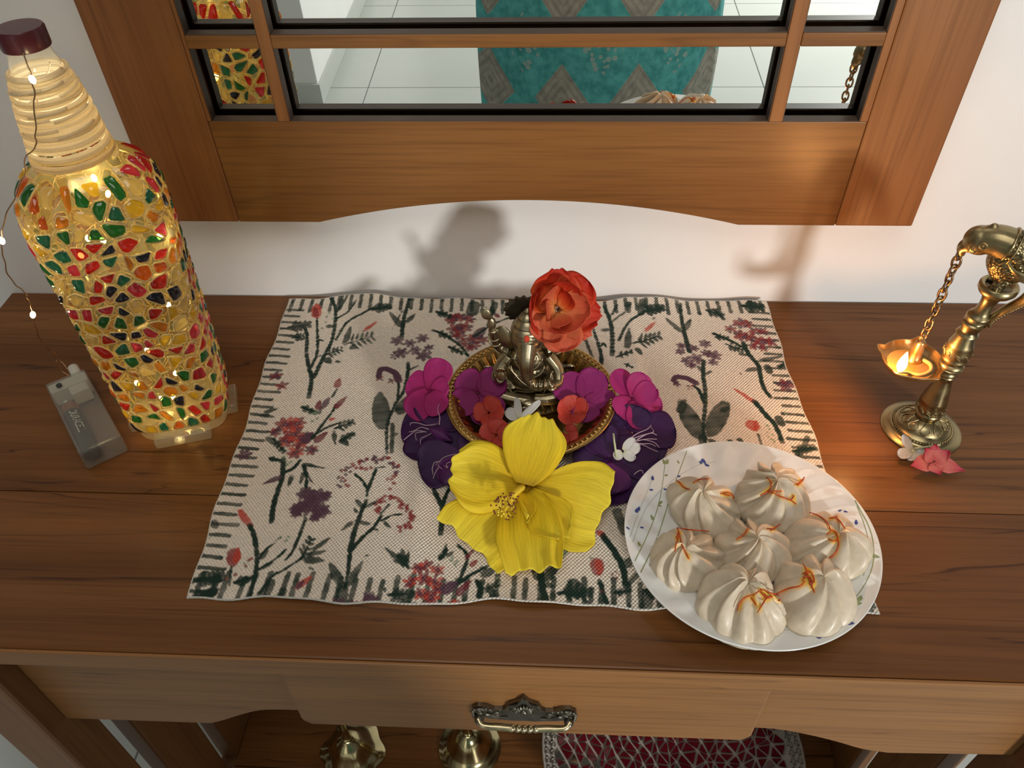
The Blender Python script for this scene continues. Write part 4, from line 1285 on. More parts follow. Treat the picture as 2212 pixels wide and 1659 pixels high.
for x, y, a, l in ((368, 270, 1.9, .0046), (392, 268, 1.2, .0046), (470, 262, 2.0, .003), (388, 348, 0.4, .003), (430, 432, 0.3, .003), (350, 525, 0.6, .0042), (345, 545, -0.2, .0032), (290, 635, 1.9, .0046), (197, 835, 1.8, .0046), (283, 968, 1.2, .0046), (1812, 888, -0.3, .005), (1852, 932, -0.6, .005), (1735, 1230, 0.4, .006), (1725, 1258, 0.1, .006), (1745, 1215, 0.8, .004), (1310, 1440, 0.1, .005)):
    put(gl_, x, y, a, l, l * 0.5)
for x, y, a, l in ((640, 245, 1.2, .004), (655, 248, 1.8, .004), (677, 268, -0.2, .004), (628, 258, 2.4, .003), (290, 380, 1.5, .0042), (283, 453, 0.1, .003), (383, 438, 0.2, .003), (478, 350, 0.3, .003), (182, 600, 1.1, .005), (195, 590, 1.4, .004), (218, 718, 0.1, .003), (117, 738, -0.6, .003), (1610, 592, 0.3, .003), (1648, 605, -0.5, .003), (1718, 685, 1.4, .004), (1666, 1402, -0.1, .006), (1455, 1475, 1.2, .0075), (1492, 1455, 0.2, .007), (1475, 1450, 0.9, .005), (1092, 1496, -0.2, .0055)):
    put(bl_, x, y, a, l, l * 0.52)
for d, nm, mk in films:
    d.build(nm, M[mk], plate, smooth=False, fixn=False)
tag(gl_.build('green_leaf_print', M['pgreen'], plate, smooth=False, fixn=False), kind='stuff')
tag(bl_.build('blue_petal_print', M['pblue'], plate, smooth=False, fixn=False), kind='stuff')

t = NT('steamed_rice_dough')
v_ = t.coords()
n1 = t.noise(v_, 160, 3)
at_ = t.attr()
sp_ = t.node('ShaderNodeSeparateColor', {0: at_})
base = t.ramp(n1, [(0.3, (0.57, 0.475, 0.35)), (0.7, (0.67, 0.57, 0.43))])
c_ = t.mix(t.math('MULTIPLY', sp_.outputs[0], 0.9), base, (0.80, 0.46, 0.02))
t.set(Base_Color=c_, Roughness=t.ramp(n1, [(0.3, (0.34,) * 3), (0.7, (0.55,) * 3)]))
t.p.inputs['Subsurface Weight'].default_value = 0.35
t.p.inputs['Subsurface Radius'].default_value = (0.006, 0.004, 0.0025)
t.p.inputs['Subsurface Scale'].default_value = 0.6
t.p.inputs['Coat Weight'].default_value = 0.12
t.p.inputs['Coat Roughness'].default_value = 0.25
t.bump(n1, 0.12, 0.002)
M['dough'] = t.m
M['saffron'] = plain('saffron_orange', (0.46, 0.052, 0.004), 0.45, var=0.4, nscale=150)

# dumpling: centre picture point, radius, lean, pleats, seed, label; saffron strands as (pixel path) read from the enlarged plate
DUMP = [
    ((1526, 1085), 0.0262, (-0.10, 0.10), 9, 3, 'pleated dumpling at the back left of the plate, beside the printed rim',
     [[(455, 378), (485, 400), (510, 430), (555, 448)], [(575, 400), (620, 375), (690, 370)], [(770, 478), (815, 465), (850, 480), (865, 510)], [(790, 480), (840, 490)]]),
    ((1672, 1068), 0.0278, (0.02, 0.14), 11, 5, 'pleated dumpling at the back of the plate, nearest the brass bird lamp',
     [[(1095, 360), (1125, 395), (1120, 440), (1090, 465)], [(1050, 490), (1110, 462), (1200, 458)], [(1130, 465), (1200, 500), (1260, 520), (1300, 548)], [(1290, 410), (1330, 395), (1360, 358)], [(1310, 420), (1355, 375)], [(1250, 520), (1275, 510), (1285, 488)]]),
    ((1788, 1168), 0.0276, (0.16, -0.02), 8, 8, 'broad dumpling at the right of the plate with a long saffron streak down its side',
     [[(1395, 608), (1460, 630), (1520, 680), (1545, 740)], [(1520, 760), (1560, 730), (1595, 780), (1570, 810), (1525, 790)], [(1580, 740), (1600, 830), (1570, 900), (1505, 945)], [(1560, 640), (1600, 660), (1645, 722)], [(1530, 650), (1590, 635)]]),
    ((1488, 1196), 0.0250, (-0.10, 0.0), 9, 13, 'dumpling at the far left of the plate with a three forked saffron thread on top',
     [[(460, 715), (560, 730), (690, 740)], [(465, 718), (480, 760), (460, 820), (448, 880)], [(480, 760), (500, 840), (530, 900), (548, 935)], [(455, 790), (475, 745)]]),
    ((1634, 1178), 0.0250, (-0.02, 0.02), 9, 21, 'middle dumpling of the plate, ringed by the other six',
     [[(880, 795), (930, 765), (970, 712)], [(1095, 720), (1140, 722), (1190, 690)], [(1120, 735), (1165, 705)]]),
    ((1604, 1303), 0.0278, (0.10, 0.24), 10, 34, 'largest dumpling, at the front edge of the plate with deep open pleats',
     [[(885, 1300), (900, 1250), (940, 1205), (1000, 1185)], [(1000, 1190), (1060, 1150), (1110, 1170), (1180, 1190)], [(1030, 1310), (1060, 1260), (1090, 1215), (1130, 1190)], [(1080, 1180), (1110, 1210), (1165, 1180)], [(1130, 1200), (1175, 1228), (1190, 1215)], [(985, 1205), (1020, 1260)], [(1050, 1165), (1085, 1205)]]),
    ((1760, 1284), 0.0272, (0.14, 0.20), 8, 55, 'dumpling at the front right of the plate with a knot of saffron at its peak',
     [[(1350, 970), (1375, 1015), (1360, 1060), (1345, 1085)], [(1345, 1040), (1400, 1020), (1430, 1090), (1390, 1110)], [(1375, 1020), (1395, 1090), (1430, 1170)], [(1405, 1080), (1415, 1140)], [(1160, 1180), (1250, 1140), (1330, 1125), (1360, 1090)], [(1350, 1060), (1395, 1060), (1420, 1105)]]),
]
PROF = catmull([(0.0, 0.0), (0.74, 0.00), (0.92, 0.07), (1.0, 0.24), (1.0, 0.44), (0.93, 0.66), (0.78, 0.86), (0.57, 1.02), (0.38, 1.12), (0.24, 1.17), (0.13, 1.19), (0.05, 1.16), (0.0, 1.10)], 56)
for (cpx, R_, lean, npl, seed, lab, strands) in DUMP:
    rg = np.random.default_rng(seed)
    c0 = atz(cpx[0], cpx[1], PZ + 0.0195)
    base = Vector((c0.x, c0.y, PZ + 0.0043))
    # stay on the plate's flat well or climb its slope
    rr = math.hypot(base.x - PCX, base.y - PCY)
    base.z = PZ + max(plate_h(max(rr - 0.010, 0), 0), 0.0042) + 0.0002
    d = thing('dumpling', lab, 'dumpling', tuple(base), group='steamed dumplings on the plate')
    NTH = 144
    cent = np.sort((np.arange(npl) + rg.uniform(-0.36, 0.36, npl)) / npl * 2 * PI)
    amp = rg.uniform(0.45, 1.70, npl)
    tw = rg.uniform(0.15, 0.75) * rg.choice((-1, 1))
    hs = rg.uniform(0.95, 1.06)
    P = np.zeros((len(PROF), NTH, 3))
    for i, (pr, pz) in enumerate(PROF):
        zt = pz / 1.19
        top = i / (len(PROF) - 1)
        A = min(1, max(0, (top - 0.28) / 0.36)) ** 0.9
        A2 = 0.03 + 0.52 * A
        for j in range(NTH):
            th = 2 * PI * j / NTH
            ph = th + tw * max(0, top - 0.35) * 2.2 + 0.10 * math.sin(3 * th + seed) * A
            x = (ph - cent + PI) % (2 * PI) - PI
            order = np.argsort(np.abs(x))
            k, k2 = order[0], order[1]
            dl, dr_ = abs(x[k]), abs(x[k2])
            s = 2 * dl / (dl + dr_ + 1e-9)            # 0 on a lobe, 1 in the fold between two lobes
            dep_ = 0.5 * (amp[k] + amp[k2])
            f = 1 - A2 * dep_ * s ** 1.9 + 0.08 * A * amp[k] * (1 - s)
            wav = 1 + 0.045 * math.sin(2 * th + seed) + 0.03 * math.sin(3 * th + 2 * seed) * (1 - zt)
            r = R_ * pr * f * wav
            nz = 0.0024 * mnoise.noise(Vector((34 * pr * math.cos(th) * R_ * 1.6 + seed, 34 * pr * math.sin(th) * R_ * 1.6, 26 * pz * R_ * 1.6))) + 0.0007 * mnoise.noise(Vector((95 * pr * math.cos(th) * R_ + seed, 95 * pr * math.sin(th) * R_, 90 * pz * R_)))
            r += nz * min(1, pr * 2)
            lift = (0.26 * (amp[k] - 0.8) * (1 - s) - 0.10 * s) * math.exp(-((top - 0.80) / 0.13) ** 2)
            z = R_ * (pz * hs + lift) * 0.82
            lx, ly = lean[0] * R_ * zt ** 1.5 * 1.2, lean[1] * R_ * zt ** 1.5 * 1.2
            P[i, j] = (base.x + r * math.cos(th) + lx, base.y + r * math.sin(th) + ly, base.z + z)
    # threads: find where the picture ray meets the dough, then lay the thread on it
    flat = P.reshape(-1, 3)
    dist = flat - C_POS
    dep = dist @ C_F
    su = CW / 2 + FPX * (dist @ C_R) / dep
    sv = CH / 2 - FPX * (dist @ C_U) / dep
    stain = np.zeros(len(flat))
    tubes = []
    for st in strands:
        pth = []
        for (x, y) in catmull([(p[0], p[1], 0) for p in st], 5 * len(st))[:, :2]:
            ux, uy = 1320 + x / 3.253, 920 + y / 3.253
            d2 = (su - ux) ** 2 + (sv - uy) ** 2
            near = np.argsort(d2)[:12]
            k = near[np.argmin(dep[near] + 0.0004 * np.sqrt(d2[near]))]
            # keep the pixel position but take the depth found there
            rv = ray(ux, uy)
            pth.append(C_POS + rv * (dep[k] - 0.0007))
            stain += 0.24 * np.exp(-(np.linalg.norm(flat - flat[k], axis=1) / 0.0019) ** 2)
        pth = np.array(pth)
        for _ in range(3):
            pth[1:-1] = 0.25 * pth[:-2] + 0.5 * pth[1:-1] + 0.25 * pth[2:]
        tubes.append(pth)
    stain = np.clip(stain, 0, 1) ** 1.3
    m = MB()
    m.grid(P, False, True, np.stack([stain, stain, stain], 1))
    bd = m.build('dough_body', M['dough'], d)
    for pth in tubes:
        k = len(pth)
        MB().tube(pth, [0.00034 + 0.00016 * math.sin(3.0 * i / k) for i in range(k)], 6).build('saffron_strand', M['saffron'], d)

# ------------------------------------------------------------------ fluted brass bowl
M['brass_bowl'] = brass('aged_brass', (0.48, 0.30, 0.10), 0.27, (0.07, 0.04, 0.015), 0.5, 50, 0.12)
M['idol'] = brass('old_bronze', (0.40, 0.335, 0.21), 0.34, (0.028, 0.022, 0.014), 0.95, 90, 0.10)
OX, OY = -0.0165, -0.1665
bz = 0.0030
bowl = thing('brass_bowl', 'fluted brass bowl with a beaded rim standing on the placemat', 'bowl', (OX, OY, bz))
NBW = 240
prof = [(0.0, 0.0030), (0.030, 0.0030), (0.041, 0.0034), (0.047, 0.0065), (0.0520, 0.0140), (0.0565, 0.0215), (0.0600, 0.0258), (0.0625, 0.0275), (0.0665, 0.0283), (0.0688, 0.0278), (0.0690, 0.0270),
        (0.0660, 0.0266), (0.0610, 0.0245), (0.0575, 0.0205), (0.0530, 0.0125), (0.0480, 0.0040), (0.0430, 0.0004), (0.034, 0.0004), (0.0, 0.0010)]


def flute(a, r, z):
    k = np.clip((z - 0.004) / 0.004, 0, 1) * np.clip((0.0268 - z) / 0.002, 0, 1) if r < 0.0615 else 0
    return 1 + 0.020 * k * math.cos(44 * a)


m = MB().lathe(prof, NBW, (OX, OY, bz), None, flute, None, 90)
m.build('bowl_body', M['brass_bowl'], bowl)
m = MB()
for k in range(84):
    a = 2 * PI * k / 84
    m.ell((OX + 0.0652 * math.cos(a), OY + 0.0652 * math.sin(a), bz + 0.0284), (0.0023, 0.0013, 0.0009), Euler((0, 0, a + 0.5)), 4, 8)
m.build('beaded_rim', M['brass_bowl'], bowl)

# ------------------------------------------------------------------ seated elephant headed figure
IX, IY, IZ = -0.0190, -0.1475, bz + 0.0034
idol = thing('elephant_headed_idol', 'small bronze elephant headed deity seated on a lotus pedestal inside the fluted bowl', 'figurine', (IX, IY, IZ))
KX, KZ = 1.16, 1.30
Z_ = lambda z: z if z < 0.013 else 0.013 + (z - 0.013) * KZ
P_ = lambda x, y, z: (IX + x * KX, IY + y * KX, IZ + Z_(z))
m = MB()
el = lambda a, r, z: 1.0


def oval(prof, n, name, mat, rm=None, sm=0):
    m = MB().lathe(prof, n, (0, 0, 0), None, rm, None, sm)
    m.v = [(IX + x * KX, IY + y * 0.62 * KX, IZ + Z_(z)) for x, y, z in m.v]
    return m.build(name, mat, idol)


oval([(0.0, 0.0), (0.0285, 0.0), (0.0300, 0.0012), (0.0290, 0.0025), (0.0240, 0.0050), (0.0235, 0.0070), (0.0280, 0.0105), (0.0288, 0.0120), (0.0275, 0.0128), (0.0, 0.0130)], 96, 'pedestal', M['idol'])
m = MB()
for k in range(22):
    a = 2 * PI * k / 22
    m.ell((IX + KX * 0.0272 * math.cos(a), IY + KX * 0.0272 * math.sin(a) * 0.62, IZ + 0.0068), (0.0024, 0.0034, 0.0048), Euler((0, -0.35, math.atan2(math.sin(a) * 0.62, math.cos(a)))), 6, 10)
m.build('lotus_petals', M['idol'], idol)
m = MB()
for k in range(72):
    a = 2 * PI * k / 72
    m.ell((IX + KX * 0.0288 * math.cos(a), IY + KX * 0.0288 * math.sin(a) * 0.62, IZ + 0.0122), (0.0010,) * 3, None, 5, 6)
m.build('bead_ring', M['idol'], idol)

m = MB()
E_l = lambda c, r, rot=None: m.ell(P_(*c), (r[0] * 1.12, r[1] * 1.12, r[2] * (1.24 if r[2] > 0.004 else 1.1)), rot, 14, 22)
T_b = lambda pts, r, n=10: m.tube(catmull([P_(*p) for p in pts], 5 * len(pts)), 1.14 * np.interp(np.linspace(0, 1, 5 * len(pts)), np.linspace(0, 1, len(r)), r), n)
# belly, chest, hips
E_l((0, 0.002, 0.0245), (0.0165, 0.0125, 0.0130)); E_l((0, 0.003, 0.036), (0.0150, 0.0105, 0.0120)); E_l((0, 0.003, 0.0185), (0.0200, 0.0130, 0.0070))
# folded legs
T_b([(-0.010, -0.002, 0.0175), (-0.0215, -0.006, 0.0185), (-0.0225, -0.011, 0.0170), (-0.010, -0.0150, 0.0160), (0.002, -0.0165, 0.0155)], [0.0062, 0.0066, 0.0058, 0.0046, 0.0036])
T_b([(0.010, -0.002, 0.0175), (0.0200, -0.006, 0.0190), (0.0235, -0.012, 0.0185), (0.0150, -0.0165, 0.0175), (0.005, -0.0160, 0.0170)], [0.0062, 0.0066, 0.0060, 0.0046, 0.0038])
E_l((0.0005, -0.0185, 0.0160), (0.0050, 0.0034, 0.0026), Euler((0, 0, 0.3)))
# head, brow, ears
E_l((0, -0.002, 0.0580), (0.0118, 0.0112, 0.0115)); E_l((0, -0.0065, 0.0610), (0.0085, 0.0070, 0.0070)); E_l((0, 0.002, 0.0470), (0.0105, 0.0085, 0.0070))
for s in (-1, 1):
    E_l((s * 0.0155, 0.001, 0.0545), (0.0068, 0.0022, 0.0092), Euler((0, s * 0.35, s * 0.35)))
    E_l((s * 0.0050, -0.0105, 0.0580), (0.0022, 0.0020, 0.0016))
    T_b([(s * 0.0060, -0.0090, 0.0530), (s * 0.0082, -0.0125, 0.0500), (s * 0.0085, -0.0150, 0.0490)], [0.0015, 0.0012, 0.0006], 8)
# trunk: falls down the front, bends across the belly to the figure's left hand
T_b([(0, -0.0085, 0.0575), (-0.0005, -0.0140, 0.0500), (-0.0005, -0.0160, 0.0420), (0.0005, -0.0160, 0.0350), (0.0050, -0.0165, 0.0300), (0.0120, -0.0170, 0.0305), (0.0165, -0.0170, 0.0325)], [0.0072, 0.0060, 0.0050, 0.0042, 0.0037, 0.0032, 0.0028], 14)
for k in range(7):
    p = catmull([(-0.0005, -0.0160, 0.0400), (0.0005, -0.0162, 0.0350), (0.0050, -0.0167, 0.0302), (0.0120, -0.0170, 0.0305)], 7)[k]
    E_l(tuple(p), (0.0046, 0.0044, 0.0010) if k < 3 else (0.0010, 0.0042, 0.0043))
# arms
T_b([(-0.0125, 0.004, 0.0420), (-0.0195, 0.006, 0.0430), (-0.0230, 0.004, 0.0520), (-0.0240, 0.002, 0.0600)], [0.0045, 0.0042, 0.0036, 0.0032])
E_l((-0.0243, 0.0015, 0.0650), (0.0032, 0.0024, 0.0050)); T_b([(-0.0255, 0.001, 0.061), (-0.0262, 0.000, 0.0740)], [0.0012, 0.0012], 8); E_l((-0.0275, 0.000, 0.0730), (0.0036, 0.0012, 0.0042))
T_b([(0.0125, 0.004, 0.0420), (0.0195, 0.006, 0.0430), (0.0225, 0.004, 0.0520), (0.0235, 0.002, 0.0600)], [0.0045, 0.0042, 0.0036, 0.0032])
E_l((0.0240, 0.0015, 0.0650), (0.0032, 0.0024, 0.0050)); T_b([(0.0245, 0.001, 0.066), (0.0265, 0.000, 0.072), (0.0235, 0.0, 0.0745), (0.0222, 0.0, 0.0715)], [0.0013, 0.0013, 0.0012, 0.0010], 8)
T_b([(-0.0135, 0.000, 0.0410), (-0.0200, -0.004, 0.0330), (-0.0205, -0.010, 0.0290), (-0.0185, -0.0150, 0.0330)], [0.0050, 0.0045, 0.0038, 0.0030])
E_l((-0.0180, -0.0165, 0.0372), (0.0034, 0.0018, 0.0046))
for k in range(4):
    T_b([(-0.0202 + 0.0015 * k, -0.0167, 0.0405), (-0.0204 + 0.0016 * k, -0.0170, 0.0440 - 0.0004 * abs(k - 1.5))], [0.0008, 0.0007], 6)
T_b([(0.0135, 0.000, 0.0410), (0.0205, -0.004, 0.0330), (0.0215, -0.011, 0.0280), (0.0175, -0.0165, 0.0285)], [0.0050, 0.0045, 0.0038, 0.0032])
E_l((0.0165, -0.0175, 0.0285), (0.0038, 0.0034, 0.0018)); E_l((0.0165, -0.0180, 0.0310), (0.0026, 0.0026, 0.0022))
# side cushions and sash ends
E_l((-0.0265, -0.002, 0.0205), (0.0052, 0.0048, 0.0042)); E_l((0.0265, -0.002, 0.0225), (0.0054, 0.0048, 0.0046)); E_l((-0.0275, 0.002, 0.0270), (0.0050, 0.0016, 0.0034), Euler((0, 0.5, 0)))
E_l((0.0285, 0.002, 0.0290), (0.0050, 0.0016, 0.0036), Euler((0, -0.5, 0)))
fig = m.build('figure', M['idol'], idol)
fuse(fig, 0.00055, 2)
m = MB()
for s in (-1, 1):
    for c, r in (((s * 0.0228, 0.004, 0.0500), 0.0042), ((s * 0.0232, 0.003, 0.0545), 0.0038), ((s * 0.0203, -0.009, 0.0305), 0.0046), ((s * 0.0165, -0.0130, 0.0172), 0.0056), ((s * 0.0192, 0.006, 0.0436), 0.0048)):
        m.tube([P_(c[0] + r * math.cos(a), c[1] + 0.6 * r * math.sin(a), c[2] + 0.8 * r * math.sin(a)) for a in np.linspace(0, 2 * PI, 15)[:-1]], 0.0007, 6, closed=True)
for q_, r in ((0.0, 0.0085), (0.0015, 0.0115)):
    m.tube([P_(r * math.sin(a), -0.0085 - 0.003 * math.cos(a) - q_, 0.0440 - q_ * 2 - r * 0.75 * math.cos(a)) for a in np.linspace(-1.5, 1.5, 18)], 0.0007, 6)
for k in range(9):
    a = PI * (k + 0.5) / 9
    m.tube(catmull([P_(0.0016 * math.cos(a), -0.0195, 0.0140), P_(0.0052 * math.cos(a), -0.0212, 0.0120 - 0.0012 * math.sin(a)), P_(0.0064 * math.cos(a), -0.0222, 0.0100 - 0.003 * math.sin(a))], 6), 0.00055, 5)
m.tube(catmull([P_(-0.013, -0.0110, 0.0400), P_(-0.004, -0.0138, 0.0300), P_(0.006, -0.0128, 0.0220), P_(0.013, -0.008, 0.019)], 16), 0.0007, 6)
m.build('ornaments', M['idol'], idol)
CRP = [(0.0, 0.0945), (0.0012, 0.0935), (0.0022, 0.0910), (0.0016, 0.0890), (0.0044, 0.0870), (0.0058, 0.0835), (0.0050, 0.0822), (0.0078, 0.0795), (0.0090, 0.0755), (0.0080, 0.0740), (0.0108, 0.0715), (0.0116, 0.0672), (0.0108, 0.0650), (0.0112, 0.0635), (0.0, 0.0620)]
m = MB().lathe([(r * KX, Z_(0.062 + (z - 0.062) * 0.56) - 0.002) for r, z in CRP], 40, (IX, IY - 0.0012, IZ))
m.build('crown', M['idol'], idol, angle=50)
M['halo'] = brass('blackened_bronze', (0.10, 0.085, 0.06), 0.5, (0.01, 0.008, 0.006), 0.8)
m = MB()
poly = [((0.0130 + 0.0011 * math.cos(16 * a)) * math.cos(a), (0.0120 + 0.0010 * math.cos(16 * a)) * math.sin(a)) for a in np.linspace(0, 2 * PI, 97)[:-1]]
m.prism(poly, 0.0115, 0.0140, lambda a, b, h: P_(a - 0.003, h, 0.0680 + b / KZ))
m.build('halo', M['halo'], idol, smooth=False)
M['kumkum'] = plain('vermilion_powder', (0.55, 0.05, 0.02), 0.9)
MB().ell(P_(-0.0002, -0.0128, 0.0640), (0.0022, 0.0010, 0.0028), Euler((-0.4, 0, 0))).build('forehead_mark', M['kumkum'], idol)

# ------------------------------------------------------------------ flowers
def frame_of(n, up):
    n = Vector(n).normalized()
    u = Vector(up); u = (u - n * u.dot(n)).normalized()
    return n, u, u.cross(n)


def petal(name, mat, parent, base, dirv, nrm, L, W, bend=0.0, cup=0.0, ruf=0.0, nr=3, seed=0, shape=(0.25, 0.75, 1.0, 0.85, 0.35), curl=0.0, side=0.0, notch=0.0, nu=22, nv=17, thick=0.0004, solidify=True, roll=0.0, rnd=1.0):
    """one petal: root at base, runs along dirv, faces nrm.  bend lifts the tip, cup lifts the sides, ruf ruffles the rim"""
    rg = np.random.default_rng(seed + 100)
    d = Vector(dirv).normalized()
    n = Vector(nrm); n = (n - d * n.dot(d)).normalized()
    s = d.cross(n)
    if roll:
        q_ = Matrix.Rotation(roll, 3, d); n = q_ @ n; s = q_ @ s
    ph = rg.uniform(0, 6.3, 4)
    rounded = shape[0] == 'round'
    if rounded:
        T_ = np.sin(np.linspace(0, PI / 2, nu))
        r0, pk = shape[1], shape[2]
        sh = [r0 + (1 - r0) * math.sin(PI / 2 * t / pk) if t < pk else max(0, 1 - ((t - pk) / (1 - pk)) ** 2.3) ** (1 / 2.3) for t in T_]
    else:
        T_ = np.linspace(0, 1, nu)
        sh = catmull([(k / (len(shape) - 1), v, 0) for k, v in enumerate(shape)], nu)[:, 1]
    P = np.zeros((nu, nv, 3)); Cc = np.zeros((nu, nv, 3))
    for i in range(nu):
        t = T_[i]
        # rounded tip: shorten the sides towards the tip
        for j in range(nv):
            q_ = -1 + 2 * j / (nv - 1)
            w = W * 0.5 * max(sh[i], 0.02) * q_
            rim = abs(q_) ** 2 * (0.4 + 0.6 * t) + max(0, t - 0.7) * 1.2
            al = t * L - notch * L * math.exp(-(q_ / 0.25) ** 2) * max(0, t - 0.75) * 4 * 0.25 - rnd * 0.16 * L * (q_ ** 2) * max(0, t - 0.45)
            if rounded:
                al = t * L - notch * L * 0.25 * math.exp(-(q_ / 0.2) ** 2) * t ** 6
            else:
                al += L * 0.022 * t ** 3 * (math.sin(6 * q_ + ph[2]) + 0.7 * math.sin(13 * q_ + ph[3]))
                w *= 1 + 0.03 * math.sin(9 * t + ph[1]) * abs(q_)
            ang = curl * t * t
            x = al * math.cos(ang * 0.5)
            z = bend * L * t * t + cup * W * q_ * q_ * (0.3 + 0.7 * t) + al * math.sin(ang * 0.5)
            z += ruf * rim * (math.sin(nr * q_ * 3 + ph[0] + 2 * t) + 0.6 * math.sin((nr + 2) * q_ * 3 + 4 * t + ph[1]) + 0.8 * math.sin(7 * t + ph[2]) * q_)
            y = w + side * L * t * t
            p = Vector(base) + d * x + s * y + n * z
            if mat.name in ('deep_purple_petal', 'violet_petal'):      # these lean on the outside of the bowl
                hb, rx, ry = p.z - bz, p.x - OX, p.y - OY
                ro_, rb_ = float(np.interp(hb, [0.0, 0.004, 0.0125, 0.0205, 0.0245, 0.0260, 0.031], [0.046, 0.050, 0.055, 0.0595, 0.063, 0.0705, 0.0705])), math.hypot(rx, ry)
                if hb < 0.031 and 1e-6 < rb_ < ro_:
                    p.x, p.y = OX + rx / rb_ * ro_, OY + ry / rb_ * ro_
            onm = -0.262 < p.x < 0.222 and -0.343 < p.y < -0.006
            p.z = max(p.z, (mat_z(p.x, p.y) if onm else 0.0) + 0.0014)
            P[i, j] = p
            Cc[i, j] = (t, 0.5 + 0.5 * q_, rg.uniform(0, 1) if False else (seed % 17) / 17.0)
    m = MB().grid(P, cols=Cc)
    return m.build(name, mat, parent, fixn=False, solid=thick if solidify else 0)


V3 = Vector
CAMV = (V3(C_POS) - V3((0, -0.2, 0.05))).normalized()

# --- yellow hibiscus lying in front of the bowl
M['hib'] = petal_mat('yellow_hibiscus_petal', [(0.0, (0.50, 0.30, 0.012)), (0.12, (0.80, 0.54, 0.012)), (0.5, (0.92, 0.68, 0.022)), (1.0, (0.95, 0.78, 0.055))], 0.10, 34, 0.30, 0.5, 0.6)
M['hibs'] = plain('yellow_staminal_column', (0.88, 0.66, 0.05), 0.5, var=0.06)
M['anther'] = plain('dark_red_anthers', (0.16, 0.035, 0.012), 0.7, var=0.3)
hc = atz(1133, 1046, 0.020)
hib = thing('hibiscus_flower', 'large yellow hibiscus bloom lying at the front of the brass bowl', 'flower', (hc.x, hc.y, mat_z(hc.x, hc.y)))
HN = V3((0.0, -0.55, 0.83))


def to(px, py, z):
    return atz(px, py, z)


HP = [  # tip pixel, tip height, width, bend, cup, ruffle, roll, shape, tip roundness, root height
    ((1168, 897), 0.056, 0.044, -0.06, 0.02, 0.0010, 0.0, (0.30, 0.72, 1.0, 1.08, 0.98, 0.60), 0.9, 0.031),
    ((975, 1022), 0.036, 0.050, 0.05, 0.10, 0.0018, 0.15, (0.26, 0.58, 0.95, 1.12, 1.05, 0.66), 0.7, 0.024),
    ((1018, 1170), 0.0150, 0.052, -0.05, 0.02, 0.0010, 0.0, (0.20, 0.42, 0.72, 0.98, 1.18, 1.16), -0.5, 0.020),
    ((1152, 1226), 0.0160, 0.043, -0.02, 0.06, 0.0024, 0.0, (0.24, 0.70, 1.05, 1.12, 1.00, 0.90), -0.3, 0.021),
    ((1300, 1108), 0.0180, 0.060, -0.04, 0.03, 0.0014, 0.0, (0.20, 0.46, 0.80, 1.05, 1.20, 1.05), 0.2, 0.022),
]
for k, (tp, tz, w, bd, cp, rf, rl, shp, rn_, rz) in enumerate(HP):
    tip = to(tp[0], tp[1], tz)
    root = to(1133 + (6 if k == 4 else 0), 1046, rz)
    d = tip - root
    petal('petal', M['hib'], hib, root, d, HN if k else V3((0.05, -0.75, 0.65)), d.length * 1.02, w, bd, cp, rf, 3, 11 + k, shp, nu=40, nv=31, roll=rl, rnd=rn_)
st0, st1 = to(1128, 1052, 0.024), to(1086, 1106, 0.040)
col_ = catmull([tuple(st0), tuple(st0.lerp(st1, 0.4) + V3((0, 0, 0.003))), tuple(st0.lerp(st1, 0.75) + V3((0, 0, 0.002))), tuple(st1)], 24)
MB().tube(col_, np.linspace(0.0026, 0.0014, 24), 12).build('staminal_column', M['hibs'], hib)
m, m2 = MB(), MB()
rg = np.random.default_rng(4)
axs = (st1 - st0).normalized()
for k in range(64):
    t = rg.uniform(0.52, 1.0)
    b = st0.lerp(st1, t) + V3((0, 0, 0.002))
    v = V3(rg.normal(0, 1, 3)); v = (v - axs * v.dot(axs)).normalized()
    L = rg.uniform(0.0045, 0.0085)
    e = b + v * L + axs * rg.uniform(0.0005, 0.0045)
    m.tube([tuple(b), tuple(b.lerp(e, 0.5) + axs * 0.0006), tuple(e)], 0.00022, 5)
    m2.ell(tuple(e), (0.00075, 0.00075, 0.00060), None, 5, 7)
tag(m.build('stamens', M['hibs'], hib, merge=False), kind='stuff'); tag(m2.build('anthers', M['anther'], hib, merge=False), kind='stuff')
for k in range(5):
    a = k * 1.26
    e = st1 + axs * 0.004 + V3((0.002 * math.cos(a), 0.002 * math.sin(a), 0.001))
    MB().tube([tuple(st1), tuple(e)], 0.0003, 5).ell(tuple(e), (0.0008,) * 3, None, 5, 7).build('stigma', M['hibs'], hib)
# the torn inner lobe that stands over the front petals
petal('petal', M['hib'], hib, to(1128, 1062, 0.023), to(1138, 1132, 0.027) - to(1128, 1062, 0.023), V3((0.5, -0.5, 0.7)), 0.031, 0.016, 0.0, 0.35, 0.0012, 3, 31, (0.5, 0.9, 1.0, 0.7, 0.15))
petal('petal', M['hib'], hib, to(1140, 1060, 0.0215), to(1212, 1150, 0.017) - to(1140, 1060, 0.0215), V3((0.1, -0.45, 0.88)), 0.048, 0.034, 0.05, 0.10, 0.0010, 3, 37, (0.25, 0.65, 1.0, 0.95, 0.45))

